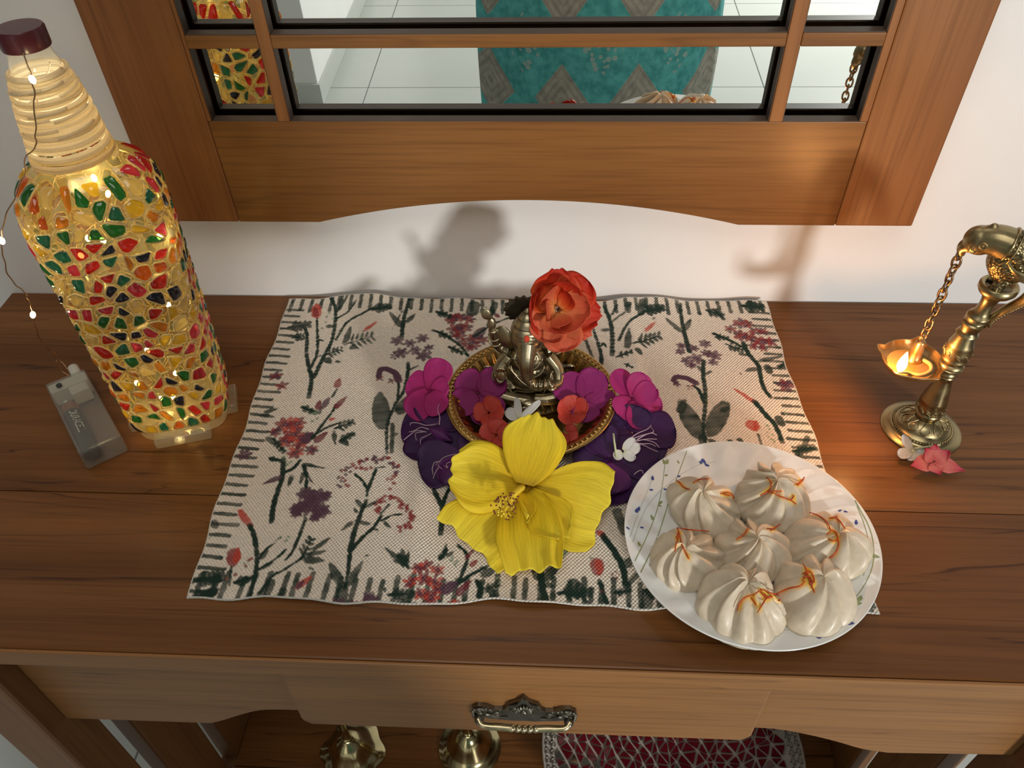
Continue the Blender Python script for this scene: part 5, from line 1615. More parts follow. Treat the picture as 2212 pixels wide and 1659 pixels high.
# --- orange red rose-like bloom on the figure's crown
M['rose'] = petal_mat('orange_red_petal', [(0.0, (0.78, 0.26, 0.05)), (0.35, (0.80, 0.13, 0.028)), (0.75, (0.72, 0.055, 0.018)), (1.0, (0.58, 0.028, 0.014))], 0.12, 14, 0.34, 0.55, 0.35)
M['rose2'] = petal_mat('coral_petal', [(0.0, (0.85, 0.40, 0.10)), (0.4, (0.86, 0.24, 0.09)), (1.0, (0.80, 0.13, 0.07))], 0.10, 14, 0.34, 0.55, 0.35)
rc = aty(1203, 668, -0.1495)
rose = thing('rose_bloom', 'bright orange red double bloom perched on the crown of the bronze idol', 'flower', tuple(rc))
RN = (V3((0.14, -0.70, 0.55))).normalized()
rn, ru, rs = frame_of(RN, (0, 0.4, 1))
RP = [  # angle (0 = up, clockwise in the picture), length, width, lift along the face normal, bend, curl
    (0.02, 0.029, 0.034, -0.003, 0.10, 0.1, 'rose'), (-0.75, 0.021, 0.024, -0.005, 0.20, 0.2, 'rose'), (-1.7, 0.020, 0.030, -0.006, 0.15, 0.0, 'rose'), (0.85, 0.030, 0.030, -0.003, 0.10, 0.0, 'rose'),
    (1.75, 0.033, 0.028, -0.004, -0.02, 0.0, 'rose'), (2.25, 0.032, 0.026, -0.006, -0.05, 0.0, 'rose2'), (2.95, 0.031, 0.028, -0.004, 0.00, 0.0, 'rose2'), (-2.75, 0.025, 0.026, -0.005, 0.05, 0.0, 'rose2'), (-2.2, 0.019, 0.022, -0.007, 0.1, 0.0, 'rose2'),
    (0.45, 0.020, 0.022, 0.002, 0.45, 0.5, 'rose'), (1.30, 0.021, 0.022, 0.002, 0.40, 0.4, 'rose2'), (2.4, 0.019, 0.022, 0.002, 0.35, 0.4, 'rose2'), (-2.9, 0.018, 0.021, 0.002, 0.40, 0.4, 'rose2'), (-0.7, 0.015, 0.019, 0.002, 0.55, 0.5, 'rose2'),
    (0.9, 0.012, 0.014, 0.004, 0.8, 0.8, 'rose'), (-1.6, 0.011, 0.013, 0.004, 0.8, 0.8, 'rose2'), (2.9, 0.012, 0.014, 0.004, 0.8, 0.8, 'rose2')]
for k, (an, L, W, lf, bd, cu_, mk) in enumerate(RP):
    d = ru * math.cos(an) + rs * math.sin(an)
    root = V3(rc) + rn * lf + d * 0.002
    petal('petal', M[mk], rose, root, d + rn * 0.08, rn, L, W * 1.12, bd, 0.12, 0.0013, 3, 50 + k, ('round', 0.40, 0.62) if k not in (1, 4, 5, 0) else (0.40, 0.80, 1.05, 1.0, 0.80, 0.42), cu_, roll=0.25 * math.sin(k * 2.1))
m = MB()
for k in range(7):
    a = k * 0.9
    b = V3(rc) + rn * 0.003
    e = b + rn * 0.004 + (ru * math.cos(a) + rs * math.sin(a)) * 0.0015
    m.tube([tuple(b), tuple(e)], 0.0004, 5).ell(tuple(e), (0.0006,) * 3, None, 5, 6)
M['dkcore'] = plain('dark_flower_core', (0.10, 0.03, 0.012), 0.8)
tag(m.build('core', M['dkcore'], rose, merge=False), kind='stuff')

# --- magenta blooms with flat round petals
M['mag'] = petal_mat('magenta_petal', [(0.0, (0.20, 0.004, 0.07)), (0.2, (0.27, 0.009, 0.11)), (0.7, (0.31, 0.015, 0.15)), (1.0, (0.30, 0.017, 0.15))], 0.06, 12, 0.25, 0.6, 0.2)
M['mag2'] = petal_mat('pink_magenta_petal', [(0.0, (0.26, 0.007, 0.075)), (0.3, (0.40, 0.016, 0.14)), (1.0, (0.42, 0.026, 0.175))], 0.06, 12, 0.25, 0.6, 0.2)


def bloom(name, label, cat, c, petals, nrm, mat, group, pn='petal', shape=('round', 0.35, 0.60), thick=0.0004):
    c = V3(c)
    o = thing(name, label, cat, tuple(c), group=group)
    n, u, s = frame_of(nrm, (0, 0.75, 0.66))
    for k, (an, L, W, bd, lf) in enumerate(petals):
        d = u * math.cos(an) + s * math.sin(an)
        petal(pn, mat, o, c + n * (lf * 0.001) + d * 0.0008, d, n, L, W, bd, 0.05, 0.0005, 2, int(abs(c.x) * 9000) + k, shape, thick=thick)
    return o, n, u, s


def core(o, c, n, r, mat):
    MB().ell(tuple(V3(c) + V3(n) * 0.0008), (r, r, r * 0.7), None, 6, 8).build('flower_eye', mat, o)


GM = 'magenta blooms around the brass bowl'
c = atz(930, 845, 0.034); o, n, u, s = bloom('magenta_bloom', 'magenta bloom leaning on the outside of the bowl rim, left of the idol', 'flower', c, [(-1.15, .022, .024, -.05, 0), (0.35, .027, .026, .02, .5), (-2.45, .026, .026, -.1, 1), (2.6, .021, .022, .0, 1.5), (1.3, .016, .018, .1, .8)], (-0.25, -0.55, 0.8), M['mag2'], GM); core(o, c, n, .0012, M['mag'])
c = atz(1032, 848, 0.030); o, n, u, s = bloom('magenta_bloom', 'magenta bloom inside the bowl, on the left side of the idol', 'flower', c, [(-0.75, .020, .024, .0, 0), (0.95, .024, .026, .0, .5), (-2.2, .022, .024, .0, 1), (2.6, .026, .030, -.05, .2)], (0.05, -0.62, 0.78), M['mag'], GM); core(o, c, n, .0012, M['dkcore'])
c = atz(1258, 868, 0.030); o, n, u, s = bloom('magenta_bloom', 'magenta bloom inside the bowl, on the right side of the idol', 'flower', c, [(-0.75, .026, .027, .0, 0), (0.45, .028, .026, .0, .5), (1.75, .027, .027, -.05, .2), (2.9, .016, .024, .0, .8), (-2.2, .013, .018, .0, .2)], (0.0, -0.62, 0.78), M['mag'], GM); core(o, c, n, .0012, M['dkcore'])
c = atz(1366, 862, 0.032); o, n, u, s = bloom('magenta_bloom', 'pink magenta bloom leaning on the outside of the bowl rim, right of the idol', 'flower', c, [(-0.55, .026, .020, -.1, 0), (-2.35, .018, .024, .0, .6), (0.35, .020, .022, .3, 1.4), (2.75, .024, .026, .05, 1.2), (2.0, .026, .026, -.05, .3), (1.15, .018, .020, .35, 1.8)], (0.35, -0.55, 0.76), M['mag2'], GM); core(o, c, n, .0012, M['mag'])

# --- deep purple blooms with curling pale stamens
M['purp'] = petal_mat('deep_purple_petal', [(0.0, (0.070, 0.010, 0.085)), (0.4, (0.040, 0.004, 0.062)), (1.0, (0.026, 0.002, 0.042))], 0.10, 16, 0.12, 0.55, 0.25)
M['purp2'] = petal_mat('violet_petal', [(0.0, (0.14, 0.02, 0.13)), (0.5, (0.10, 0.012, 0.115)), (1.0, (0.055, 0.006, 0.070))], 0.10, 16, 0.15, 0.5, 0.25)
M['stamen'] = plain('pale_lilac_stamen', (0.52, 0.36, 0.42), 0.5)
GP = 'deep purple blooms around the brass bowl'
WID = ('round', 0.22, 0.70)


def curls(o, c, targets, z0=0.016):
    for (pts, z) in targets:
        P = [tuple(atz(px, py, z + 0.002 * math.sin(i))) for i, (px, py) in enumerate(pts)]
        P = catmull(P, 16)
        MB().tube(P, np.linspace(0.00042, 0.00022, 16), 5).build('stamen', M['stamen'], o)


G8 = lambda x, y: (840 + x / 3.456, 560 + y / 3.456)
G7 = lambda x, y: (840 + x / 3.456, 840 + y / 3.456)
c = atz(945, 925, 0.017); o, n, u, s = bloom('purple_bloom', 'deep purple bloom at the left of the bowl with curled white stamens pointing left', 'flower', c, [(-0.30, 0.0278, 0.0319, .02, .4), (-1.55, 0.0302, 0.0296, -.1, 0), (0.95, 0.0180, 0.0240, .0, .8), (2.35, 0.0302, 0.0342, -.05, .2), (-2.75, 0.0325, 0.0388, -.15, .6)], (-0.15, -0.45, 0.88), M['purp'], GP, shape=WID)
curls(o, c, [([G8(360, 1230), G8(280, 1240), G8(215, 1222), G8(165, 1222), G8(160, 1240)], .024), ([G8(300, 1270), G8(240, 1255), G8(190, 1280), G8(150, 1290)], .022), ([G8(280, 1290), G8(210, 1280), G8(160, 1310), G8(110, 1350)], .020), ([G8(260, 1290), G8(200, 1300), G8(205, 1350)], .019), ([G8(375, 1235), G8(380, 1180), G8(365, 1120), G8(385, 1060)], .030), ([G8(340, 1290), G8(280, 1320), G8(240, 1340), G8(235, 1380)], .018)])
petal('petal', M['purp2'], o, atz(*G8(310, 1270), 0.021), atz(*G8(490, 1370), 0.016) - atz(*G8(310, 1270), 0.021), (0, -0.4, 0.9), 0.020, 0.009, 0.0, 0.4, 0.0004, 2, 71)
c = atz(1000, 985, 0.014); o, n, u, s = bloom('purple_bloom', 'deep purple bloom tucked under the left edge of the yellow hibiscus', 'flower', c, [(-1.85, 0.0348, 0.0410, -.08, 0), (0.55, 0.0240, 0.0300, .0, .5), (2.9, 0.0302, 0.0274, .0, .9), (1.5, 0.0302, 0.0319, .0, .2)], (0.0, -0.40, 0.90), M['purp'], GP, shape=WID)
petal('petal', M['purp2'], o, atz(1000, 985, 0.018), atz(958, 1042, 0.010) - atz(1000, 985, 0.018), (0.3, -0.4, 0.85), 0.026, 0.024, -0.1, 0.12, 0.0005, 2, 77, WID)
curls(o, c, [([G7(540, 485), G7(460, 495), G7(400, 520), G7(370, 570), G7(400, 600)], .018), ([G7(420, 560), G7(350, 545), G7(325, 590), G7(330, 640)], .016), ([G7(450, 540), G7(390, 570), G7(350, 620), G7(330, 670)], .015), ([G7(470, 540), G7(430, 560), G7(440, 590), G7(410, 570)], .017), ([G7(400, 560), G7(375, 540), G7(350, 570)], .018)])
c = atz(1365, 935, 0.018); o, n, u, s = bloom('purple_bloom', 'deep purple bloom at the right of the bowl with a spray of white stamens', 'flower', c, [(-0.85, 0.0240, 0.0300, .05, .5), (1.45, 0.0348, 0.0319, -.05, 0), (0.35, 0.0209, 0.0274, .1, .6), (2.5, 0.0302, 0.0342, -.1, .2), (-2.3, 0.0255, 0.0296, .0, .3)], (0.10, -0.45, 0.88), M['purp'], GP, shape=WID)
curls(o, c, [([G7(1800, 380), G7(1880, 350), G7(1960, 330), G7(2000, 345)], .024), ([G7(1810, 390), G7(1900, 380), G7(1980, 400), G7(2020, 440)], .022), ([G7(1800, 370), G7(1860, 330), G7(1930, 300), G7(1960, 270)], .027), ([G7(1820, 400), G7(1900, 420), G7(1960, 450), G7(2010, 470)], .020), ([G7(1830, 395), G7(1920, 375), G7(2000, 375)], .023), ([G7(1850, 380), G7(1920, 340), G7(1975, 320), G7(1950, 275)], .026), ([G7(1830, 400), G7(1890, 410), G7(1950, 410), G7(1995, 430)], .022)])
c = atz(1318, 990, 0.016); o, n, u, s = bloom('purple_bloom', 'deep purple bloom between the yellow hibiscus and the plate, lying in front of the bowl', 'flower', c, [(-0.45, 0.0250, 0.0300, .05, .3), (-1.9, 0.0278, 0.0319, -.05, 0), (1.6, 0.0371, 0.0342, -.1, .4), (2.5, 0.0394, 0.0342, -.1, .1), (-2.9, 0.0255, 0.0274, .0, .1)], (0.05, -0.40, 0.91), M['purp'], GP, shape=WID)
petal('petal', M['purp2'], o, atz(1312, 1000, 0.021), atz(1340, 1065, 0.016) - atz(1312, 1000, 0.021), (0.2, -0.5, 0.85), 0.025, 0.026, -0.05, -0.10, 0.0005, 2, 83, WID)
curls(o, c, [([G7(1830, 640), G7(1860, 615), G7(1890, 610), G7(1898, 635)], .016)])
petal('petal', M['purp'], o, atz(1330, 1050, 0.008), atz(1350, 1085, 0.007) - atz(1330, 1050, 0.008), (0, -0.3, 0.95), 0.016, 0.026, 0, 0.03, 0.0004, 2, 87, WID)

# --- small coral blooms
M['coral'] = petal_mat('coral_red_petal', [(0.0, (0.42, 0.030, 0.012)), (0.5, (0.55, 0.045, 0.025)), (1.0, (0.66, 0.10, 0.07))], 0.05, 10, 0.25, 0.55, 0.2)
GC = 'small coral blooms in the brass bowl'
CS = ('round', 0.5, 0.55)
GB = lambda px, py, z, lab, nrm, pet: bloom('coral_bloom', lab, 'flower', atz(px, py, z), pet, nrm, M['coral'], GC, shape=CS)
GB(1056, 892, 0.024, 'small coral bloom in the bowl just under the left magenta bloom', (-0.1, -0.5, 0.86), [(-1.5, .011, .016, .25, 0), (0.4, .012, .016, .3, .5), (1.8, .012, .015, .25, .4), (3.0, .010, .014, .2, .2)])
GB(1072, 940, 0.021, 'small coral bloom in the bowl touching the left side of the hibiscus petal', (0.1, -0.5, 0.86), [(-1.4, .013, .017, .05, 0), (0.1, .012, .015, .1, .4), (1.3, .012, .015, .15, .5), (2.7, .015, .015, .0, .2)])
GB(1234, 888, 0.026, 'coral pink cup shaped bloom in the bowl just under the right magenta bloom', (0.1, -0.55, 0.83), [(-1.2, .011, .014, .45, 0), (-0.1, .011, .014, .45, .5), (1.1, .012, .014, .55, .6), (2.2, .011, .014, .35, .3), (-2.5, .012, .014, .3, .2)])
GB(1224, 936, 0.018, 'small red bloom peeping out at the right of the upright hibiscus petal', (0.2, -0.5, 0.85), [(0.8, .008, .010, .2, 0), (2.0, .008, .010, .2, .3), (-2.6, .008, .010, .2, .3)])

# --- white jasmine
M['jas'] = petal_mat('white_jasmine_petal', [(0.0, (0.62, 0.60, 0.42)), (0.3, (0.74, 0.72, 0.66)), (1.0, (0.74, 0.70, 0.67))], 0.02, 8, 0.3, 0.5, 0.1)
M['stalk'] = plain('pale_green_stalk', (0.52, 0.56, 0.32), 0.5)
M['sepal'] = plain('dark_green_leaf', (0.045, 0.085, 0.028), 0.45)
GJ = 'white jasmine blooms among the offerings'
SL = ('round', 0.45, 0.45)


def jasmine(c, petals, nrm, lab, stem=None):
    o, n, u, s = bloom('jasmine_flower', lab, 'flower', c, petals, nrm, M['jas'], GJ, shape=SL)
    if stem:
        P = [tuple(atz(px, py, z)) for px, py, z in stem]
        MB().tube(P, np.linspace(0.0009, 0.0007, len(P)), 8).build('stalk', M['stalk'], o)
    return o


jz = jasmine(atz(1122, 905, 0.024), [(-1.0, .012, .010, .0, 0), (-0.15, .016, .006, .2, .5), (0.85, .021, .006, .15, .4), (2.8, .010, .008, .0, .2)], (0, -0.55, 0.83), 'white jasmine bloom in the bowl right below the idol pedestal', [(1100, 905, .022), (1085, 885, .020), (1078, 872, .018)])
petal('leaf', M['sepal'], jz, atz(1095, 918, 0.020), atz(1125, 910, 0.020) - atz(1095, 918, 0.020), (0, -0.5, 0.86), 0.011, 0.006, 0, 0.1, 0.0002, 2, 91)
jasmine(atz(1345, 975, 0.022), [(1.3, .013, .010, .1, 0), (0.7, .012, .007, .3, .5), (2.2, .010, .008, .1, .3), (-2.2, .008, .008, .0, .3)], (0.2, -0.5, 0.84), 'white jasmine bloom lying on the purple petals left of the plate', [(1332, 988, .022), (1327, 955, .030), (1325, 936, .034)])
jasmine(atz(1205, 815, 0.020), [(0.6, .012, .011, .1, 0), (1.5, .014, .011, .0, .4), (-0.3, .012, .010, .2, .4), (-2.0, .007, .008, .1, .3)], (0.2, -0.5, 0.84), 'white jasmine bloom behind the idol, at the right inside the bowl')
jasmine(atz(1104, 955, 0.016), [(0.3, .010, .007, .1, 0), (2.6, .012, .007, .1, .3), (-1.2, .008, .007, .1, .3)], (0, -0.5, 0.85), 'white jasmine bloom half hidden left of the upright hibiscus petal')

# --- the two blooms at the foot of the bird lamp
M['pinkp'] = petal_mat('rose_pink_petal', [(0.0, (0.62, 0.10, 0.10)), (0.4, (0.74, 0.20, 0.16)), (1.0, (0.58, 0.030, 0.085))], 0.05, 10, 0.3, 0.5, 0.2)
T5 = lambda x, y: (1800 + x / 2.675, 440 + y / 2.675)
jasmine(atz(*T5(455, 1430), 0.007), [(-0.45, .013, .007, .2, 0), (-1.9, .012, .009, .05, .4), (2.7, .009, .008, .0, .2), (1.9, .010, .009, .0, .3), (-2.7, .008, .007, .0, .2)], (0, -0.35, 0.93), 'white jasmine bloom with a yellow stalk at the foot of the brass bird lamp', [(*T5(470, 1415), .010), (*T5(540, 1405), .010), (*T5(615, 1393), .010)])
c = atz(*T5(580, 1490), 0.010)
o, n, u, s = bloom('pink_bloom', 'crumpled rose pink bloom on the bare table in front of the brass bird lamp', 'flower', c, [(-1.75, .018, .013, -.1, 0), (1.85, .024, .012, -.05, .3), (0.1, .012, .015, .3, .6), (-0.7, .011, .012, .35, .8), (1.0, .013, .012, .3, .7), (2.9, .010, .014, .0, .4)], (0.1, -0.40, 0.9), M['pinkp'], None, shape=(0.5, 0.95, 1.05, 0.85, 0.5, 0.10))

# ------------------------------------------------------------------ brass bird lamp
LXc, LYc = 0.3012, -0.1681
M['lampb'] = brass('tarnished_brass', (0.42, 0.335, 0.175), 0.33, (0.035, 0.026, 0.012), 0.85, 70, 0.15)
t = NT('chased_brass_feathers')
v_ = t.coords((1, 1, 1))
vo = t.node('ShaderNodeTexVoronoi', {'Vector': v_, 'Scale': 560.0}); n1 = t.noise(v_, 80, 3)
hgt = t.math('SUBTRACT', 0.6, vo.outputs['Distance'])
t.set(Base_Color=t.mix(t.ramp(vo.outputs['Distance'], [(0.35, (0, 0, 0)), (0.75, (0.8,) * 3)]), t.ramp(n1, [(0.3, (0.33, 0.26, 0.135)), (0.7, (0.46, 0.37, 0.20))]), (0.04, 0.03, 0.014)), Metallic=1.0, Roughness=0.36)
t.bump(hgt, 0.55, 0.0010)
M['feather'] = t.m
M['chain'] = brass('darkened_chain_brass', (0.30, 0.19, 0.10), 0.34, (0.02, 0.014, 0.008), 0.7, bump=0.05)
M['pan'] = brass('oil_stained_brass', (0.55, 0.36, 0.16), 0.38, (0.06, 0.035, 0.014), 0.5, 60, 0.1)

stand = thing('bird_lamp_stand', 'tall turned brass lamp stand topped with a bird that holds a chain in its beak', 'oil lamp', (LXc, LYc, 0.0))
LC = (LXc, LYc, 0.0)


def petals12(a, r, z):
    return 1.0


m = MB().lathe([(0.0, 0.0004), (0.0300, 0.0004), (0.0308, 0.0012), (0.0300, 0.0022), (0.0255, 0.0034), (0.0238, 0.0042), (0.0232, 0.0052), (0.0226, 0.0050), (0.0216, 0.0058), (0.0210, 0.0068), (0.0200, 0.0070), (0.0185, 0.0095), (0.0160, 0.0128), (0.0128, 0.0152), (0.0095, 0.0164), (0.0080, 0.0170), (0.0, 0.0172)], 72, LC)
base_o = m.build('base', M['lampb'], stand, angle=50)
m = MB()
for k in range(60):
    a = 2 * PI * k / 60
    m.ell((LXc + 0.0222 * math.cos(a), LYc + 0.0222 * math.sin(a), 0.0058), (0.0009,) * 3, None, 5, 6)
for k in range(10):      # chased petals around the dome
    a = 2 * PI * k / 10
    for s in (-1, 1):
        pts = [(0.0088, 0.0), (0.0125, s * 0.0016), (0.0155, s * 0.0036), (0.0172, s * 0.0030), (0.0182, 0.0)]
        path = []
        for r, w in catmull([(p[0], p[1], 0) for p in pts], 14)[:, :2]:
            z = float(np.interp(r, [0.0080, 0.0095, 0.0128, 0.0160, 0.0185, 0.0200], [0.0170, 0.0164, 0.0152, 0.0128, 0.0095, 0.0070]))
            path.append((LXc + r * math.cos(a) - w * math.sin(a), LYc + r * math.sin(a) + w * math.cos(a), z + 0.0002))
        m.tube(path, 0.00050, 5)
m.build('chased_petals', M['lampb'], stand)
colp = [(0.0, 0.0165), (0.0085, 0.0165), (0.0098, 0.0185), (0.0102, 0.0215), (0.0092, 0.0225), (0.0104, 0.0250), (0.0106, 0.0290), (0.0097, 0.0325), (0.0102, 0.0335), (0.0098, 0.0355), (0.0086, 0.0420), (0.0070, 0.0500), (0.0060, 0.0560), (0.0058, 0.0600), (0.0072, 0.0612), (0.0066, 0.0622), (0.0074, 0.0634), (0.0068, 0.0648),
        (0.0060, 0.0660), (0.0062, 0.0672), (0.0082, 0.0682), (0.0086, 0.0694), (0.0076, 0.0702), (0.0078, 0.0710), (0.0090, 0.0722), (0.0084, 0.0736), (0.0072, 0.0746), (0.0075, 0.0756), (0.0091, 0.0770), (0.0094, 0.0790), (0.0088, 0.0798), (0.0096, 0.0830), (0.0098, 0.0870), (0.0088, 0.0905), (0.0091, 0.0915), (0.0086, 0.0930), (0.0070, 0.0985), (0.0064, 0.1010), (0.0078, 0.1020), (0.0074, 0.1034), (0.0062, 0.1044), (0.0061, 0.1060),
        (0.0074, 0.1110), (0.0080, 0.1120), (0.0066, 0.1128), (0.0062, 0.1140), (0.0080, 0.1152), (0.0076, 0.1166), (0.0082, 0.1180), (0.0078, 0.1194), (0.0060, 0.1206), (0.0052, 0.1240), (0.0050, 0.1290), (0.0056, 0.1335), (0.0070, 0.1365), (0.0108, 0.1395), (0.0126, 0.1420), (0.0128, 0.1450), (0.0118, 0.1464), (0.0092, 0.1460), (0.0080, 0.1440), (0.0, 0.1438)]
m = MB().lathe(colp, 56, LC)
m.v = [(x + 0.0065 * max(0, (z - 0.10) / 0.045), y, z) for x, y, z in m.v]
m.build('column', M['lampb'], stand, angle=60)
m = MB()
rgv = np.random.default_rng(9)
for (zc, rr, nk) in ((0.027, 0.0108, 12), (0.0852, 0.0099, 10)):
    for k in range(nk):
        a = 2 * PI * k / nk
        for q_ in range(3):
            th = np.linspace(0, 2 * PI, 12)[:-1]
            m.tube([(LXc + (rr) * math.cos(a + 0.16 * math.cos(x + q_) * (0.6 + 0.3 * q_)), LYc + rr * math.sin(a + 0.16 * math.cos(x + q_) * (0.6 + 0.3 * q_)), zc + 0.0026 * math.sin(x) * (0.4 + 0.25 * q_)) for x in th], 0.00035, 4, closed=True)
tag(m.build('chased_scrolls', M['lampb'], stand, merge=False), kind='stuff')
# the bird: faces left with its beak hung over the pan
CX_, CY_ = 0.2799, -0.1545            # where the chain hangs
bd = Vector((CX_ - LXc - 0.0062, CY_ - LYc, 0)); bd.normalize()        # towards the beak
sd = Vector((-bd.y, bd.x, 0))
Bp = lambda f, s, z: tuple(Vector((LXc + 0.0062, LYc, z)) + bd * f + sd * s)
bird = MB()
Rz = Matrix((tuple(bd), tuple(sd), (0, 0, 1))).transposed()
be = lambda f, s, z, r, pitch=0.0, yaw=0.0: bird.ell(Bp(f, s, z), r, Rz @ Euler((0, pitch, yaw)).to_matrix(), 14, 22)
be(-0.002, 0, 0.1620, (0.0150, 0.0110, 0.0120), 0.45); be(-0.013, 0, 0.1690, (0.0150, 0.0105, 0.0110), 0.35)
be(0.003, 0, 0.1650, (0.0120, 0.0110, 0.0140), 0.2)
nb_ = catmull([Bp(-0.006, 0, 0.1715), Bp(0.004, 0, 0.1760), Bp(0.012, 0, 0.1782), Bp(0.019, 0, 0.1765)], 16)
bird.tube(nb_, np.linspace(0.0125, 0.0085, 16), 18)
be(0.0228, 0, 0.1750, (0.0082, 0.0072, 0.0080), 0.5)
bk = catmull([Bp(0.0255, 0, 0.1715), Bp(0.0296, 0, 0.1680), Bp(0.0306, 0, 0.1645), Bp(0.0290, 0, 0.1605)], 14)
bird.tube(bk, np.linspace(0.0052, 0.0016, 14), 14)
for s in (-1, 1):
    bird.tube(catmull([Bp(-0.002, s * 0.005, 0.154), Bp(0.001, s * 0.0055, 0.148), Bp(0.002, s * 0.006, 0.1445)], 8), [0.0042] * 8, 10)
    be(0.0055, s * 0.006, 0.1448, (0.0048, 0.0032, 0.0016))
bb = bird.build('bird', M['feather'], stand)
fuse(bb, 0.00065, 3)
m = MB()
hd = MB()
hd.ell(Bp(0.0226, 0, 0.1752), (0.0106, 0.0094, 0.0104), Rz @ Euler((0, 0.5, 0)).to_matrix(), 14, 22)
hd.tube(catmull([Bp(0.004, 0, 0.1763), Bp(0.012, 0, 0.1780), Bp(0.0185, 0, 0.1768), Bp(0.0232, 0, 0.1742)], 14), np.linspace(0.0116, 0.0092, 14), 18)
hd.tube(bk, np.linspace(0.0066, 0.0018, 14), 14)
hd.tube(catmull([Bp(0.0200, 0, 0.1840), Bp(0.0185, 0, 0.1872), Bp(0.0160, 0, 0.1882)], 8), [0.0020, 0.0024, 0.0024, 0.0024, 0.0024, 0.0022, 0.0018, 0.0010], 10)
ho = hd.build('bird_head', M['lampb'], stand)
fuse(ho, 0.0006, 12)
for s in (-1, 1):
    for c, r in (((0.0205, s * 0.0099, 0.1770), 0.0024), ((0.0252, s * 0.0086, 0.1715), 0.0022)):
        m.tube([tuple(Vector(Bp(*c)) + bd * r * math.cos(a) + Vector((0, 0, 1)) * r * math.sin(a)) for a in np.linspace(0, 2 * PI, 13)[:-1]], 0.00045, 5, closed=True)
        m.ell(Bp(*c), (0.0008,) * 3, None, 5, 6)
    # wing: layered bands curling back
    for k in range(5):
        pts = [Bp(0.003 - 0.0015 * k, s * (0.0100 + 0.0004 * k), 0.1700 - 0.0020 * k), Bp(-0.004 - 0.002 * k, s * 0.0122, 0.1655 - 0.0014 * k), Bp(-0.014 - 0.001 * k, s * 0.0112, 0.1650 + 0.0004 * k), Bp(-0.026, s * 0.0085, 0.1690 + 0.0010 * k)]
        m.tube(catmull(pts, 16), [0.0013 * (1 - 0.4 * abs(x - 0.4)) for x in np.linspace(0, 1, 16)], 6)
    for k in range(3):
        m.tube([Bp(0.0022 - 0.0012 * k + 0.004 * math.cos(a), s * (0.0098 + 0.0008 * math.sin(a)), 0.1665 + 0.0042 * math.sin(a) - 0.004 * k) for a in np.linspace(-1.2, 2.4, 12)], 0.0006, 5)
m.tube([tuple(Vector(Bp(0.0052, 0, 0.1770)) + sd * 0.0114 * math.cos(a) + (Vector((0, 0, 0.0114)) - bd * 0.002) * math.sin(a)) for a in np.linspace(0, 2 * PI, 25)[:-1]], 0.0010, 6, closed=True)
m.tube([tuple(Vector(Bp(0.0020, 0, 0.1755)) + sd * 0.0122 * math.cos(a) + (Vector((0, 0, 0.0122)) - bd * 0.002) * math.sin(a)) for a in np.linspace(0, 2 * PI, 25)[:-1]], 0.0008, 6, closed=True)
m.build('wing_and_collar', M['lampb'], stand, merge=False)
tl = catmull([Bp(-0.018, 0, 0.1680), Bp(-0.032, 0, 0.1600), Bp(-0.044, 0, 0.1440), Bp(-0.047, 0, 0.1300)], 20)
MB().tube(tl, np.linspace(0.0090, 0.0030, 20), 14, flat=(0.6, 1.0)).build('bird_tail', M['feather'], stand)
# curved handle that leaves the column and runs back to the right
hp = [Bp(-0.0055, 0.001, 0.1120)] + [tuple(aty(px, py, yy)) for px, py, yy in ((2140, 690, -0.172), (2175, 668, -0.176), (2212, 648, -0.180), (2250, 610, -0.184))]
hp = catmull(hp, 26)
MB().tube(hp, np.linspace(0.0020, 0.0042, 26), 12, flat=(0.7, 1.2)).build('handle', M['lampb'], stand)
m = MB()
for k in range(2, 26):
    p = Vector(hp[k]) + Vector((0, -0.0024 - 0.00008 * k, -0.0004))
    m.ell(tuple(p), (0.0010,) * 3, None, 4, 6)
m.build('handle_beads', M['lampb'], stand, merge=False)

# chain
chain = thing('hanging_chain', 'dark brass link chain hanging from the bird of the lamp down to the oil pan', 'chain', (CX_, CY_, 0.0880))
zt_, zb2 = 0.1650, 0.0885
NL = 11
pitch = (zt_ - zb2) / NL
for k in range(NL):
    zc = zt_ - pitch * (k + 0.5)
    hl2, hw2 = pitch * 0.5 + 0.00135, 0.0029 if k % 2 == 0 else 0.0027
    a = 0.5 + (PI / 2 if k % 2 else 0) + 0.25 * math.sin(k * 1.7)
    ux_, uy_ = math.cos(a), math.sin(a)
    ring = []
    for x in np.linspace(0, 2 * PI, 21)[:-1]:
        cx_ = math.cos(x)
        w_ = hw2 * abs(cx_) ** 0.8 * (1 if cx_ > 0 else -1)
        ring.append((CX_ + ux_ * w_, CY_ + uy_ * w_, zc + hl2 * math.sin(x)))
    MB().tube(ring, 0.00092, 7, closed=True).build('chain_link', M['chain'], chain)

# oil pan with five pointed lips
PAz = 0.0610
pan = thing('oil_pan', 'small five lipped brass oil pan with a lit wick, hanging from the chain', 'oil lamp', (CX_ - 0.004, CY_ - 0.006, PAz))
PX_, PY_ = CX_ - 0.0045, CY_ - 0.0065
SP = [math.atan2(-0.1855 - PY_, 0.2525 - PX_), math.atan2(-0.1475 - PY_, 0.2510 - PX_), math.atan2(-0.1390 - PY_, 0.2870 - PX_), math.atan2(-0.1690 - PY_, 0.2990 - PX_), math.atan2(-0.1880 - PY_, 0.2870 - PX_)]


def lip(a, r, z):
    g = 0
    for sp in SP:
        d = (a - sp + PI) % (2 * PI) - PI
        g += math.exp(-(d / 0.17) ** 2)
    return 1 + 0.20 * g * max(0, min(1, (z - 0.002) / 0.006))


def lipz(a, r, z):
    g = 0
    for sp in SP:
        d = (a - sp + PI) % (2 * PI) - PI
        g += math.exp(-(d / 0.17) ** 2)
    return 0.0022 * g * max(0, min(1, (z - 0.003) / 0.006))


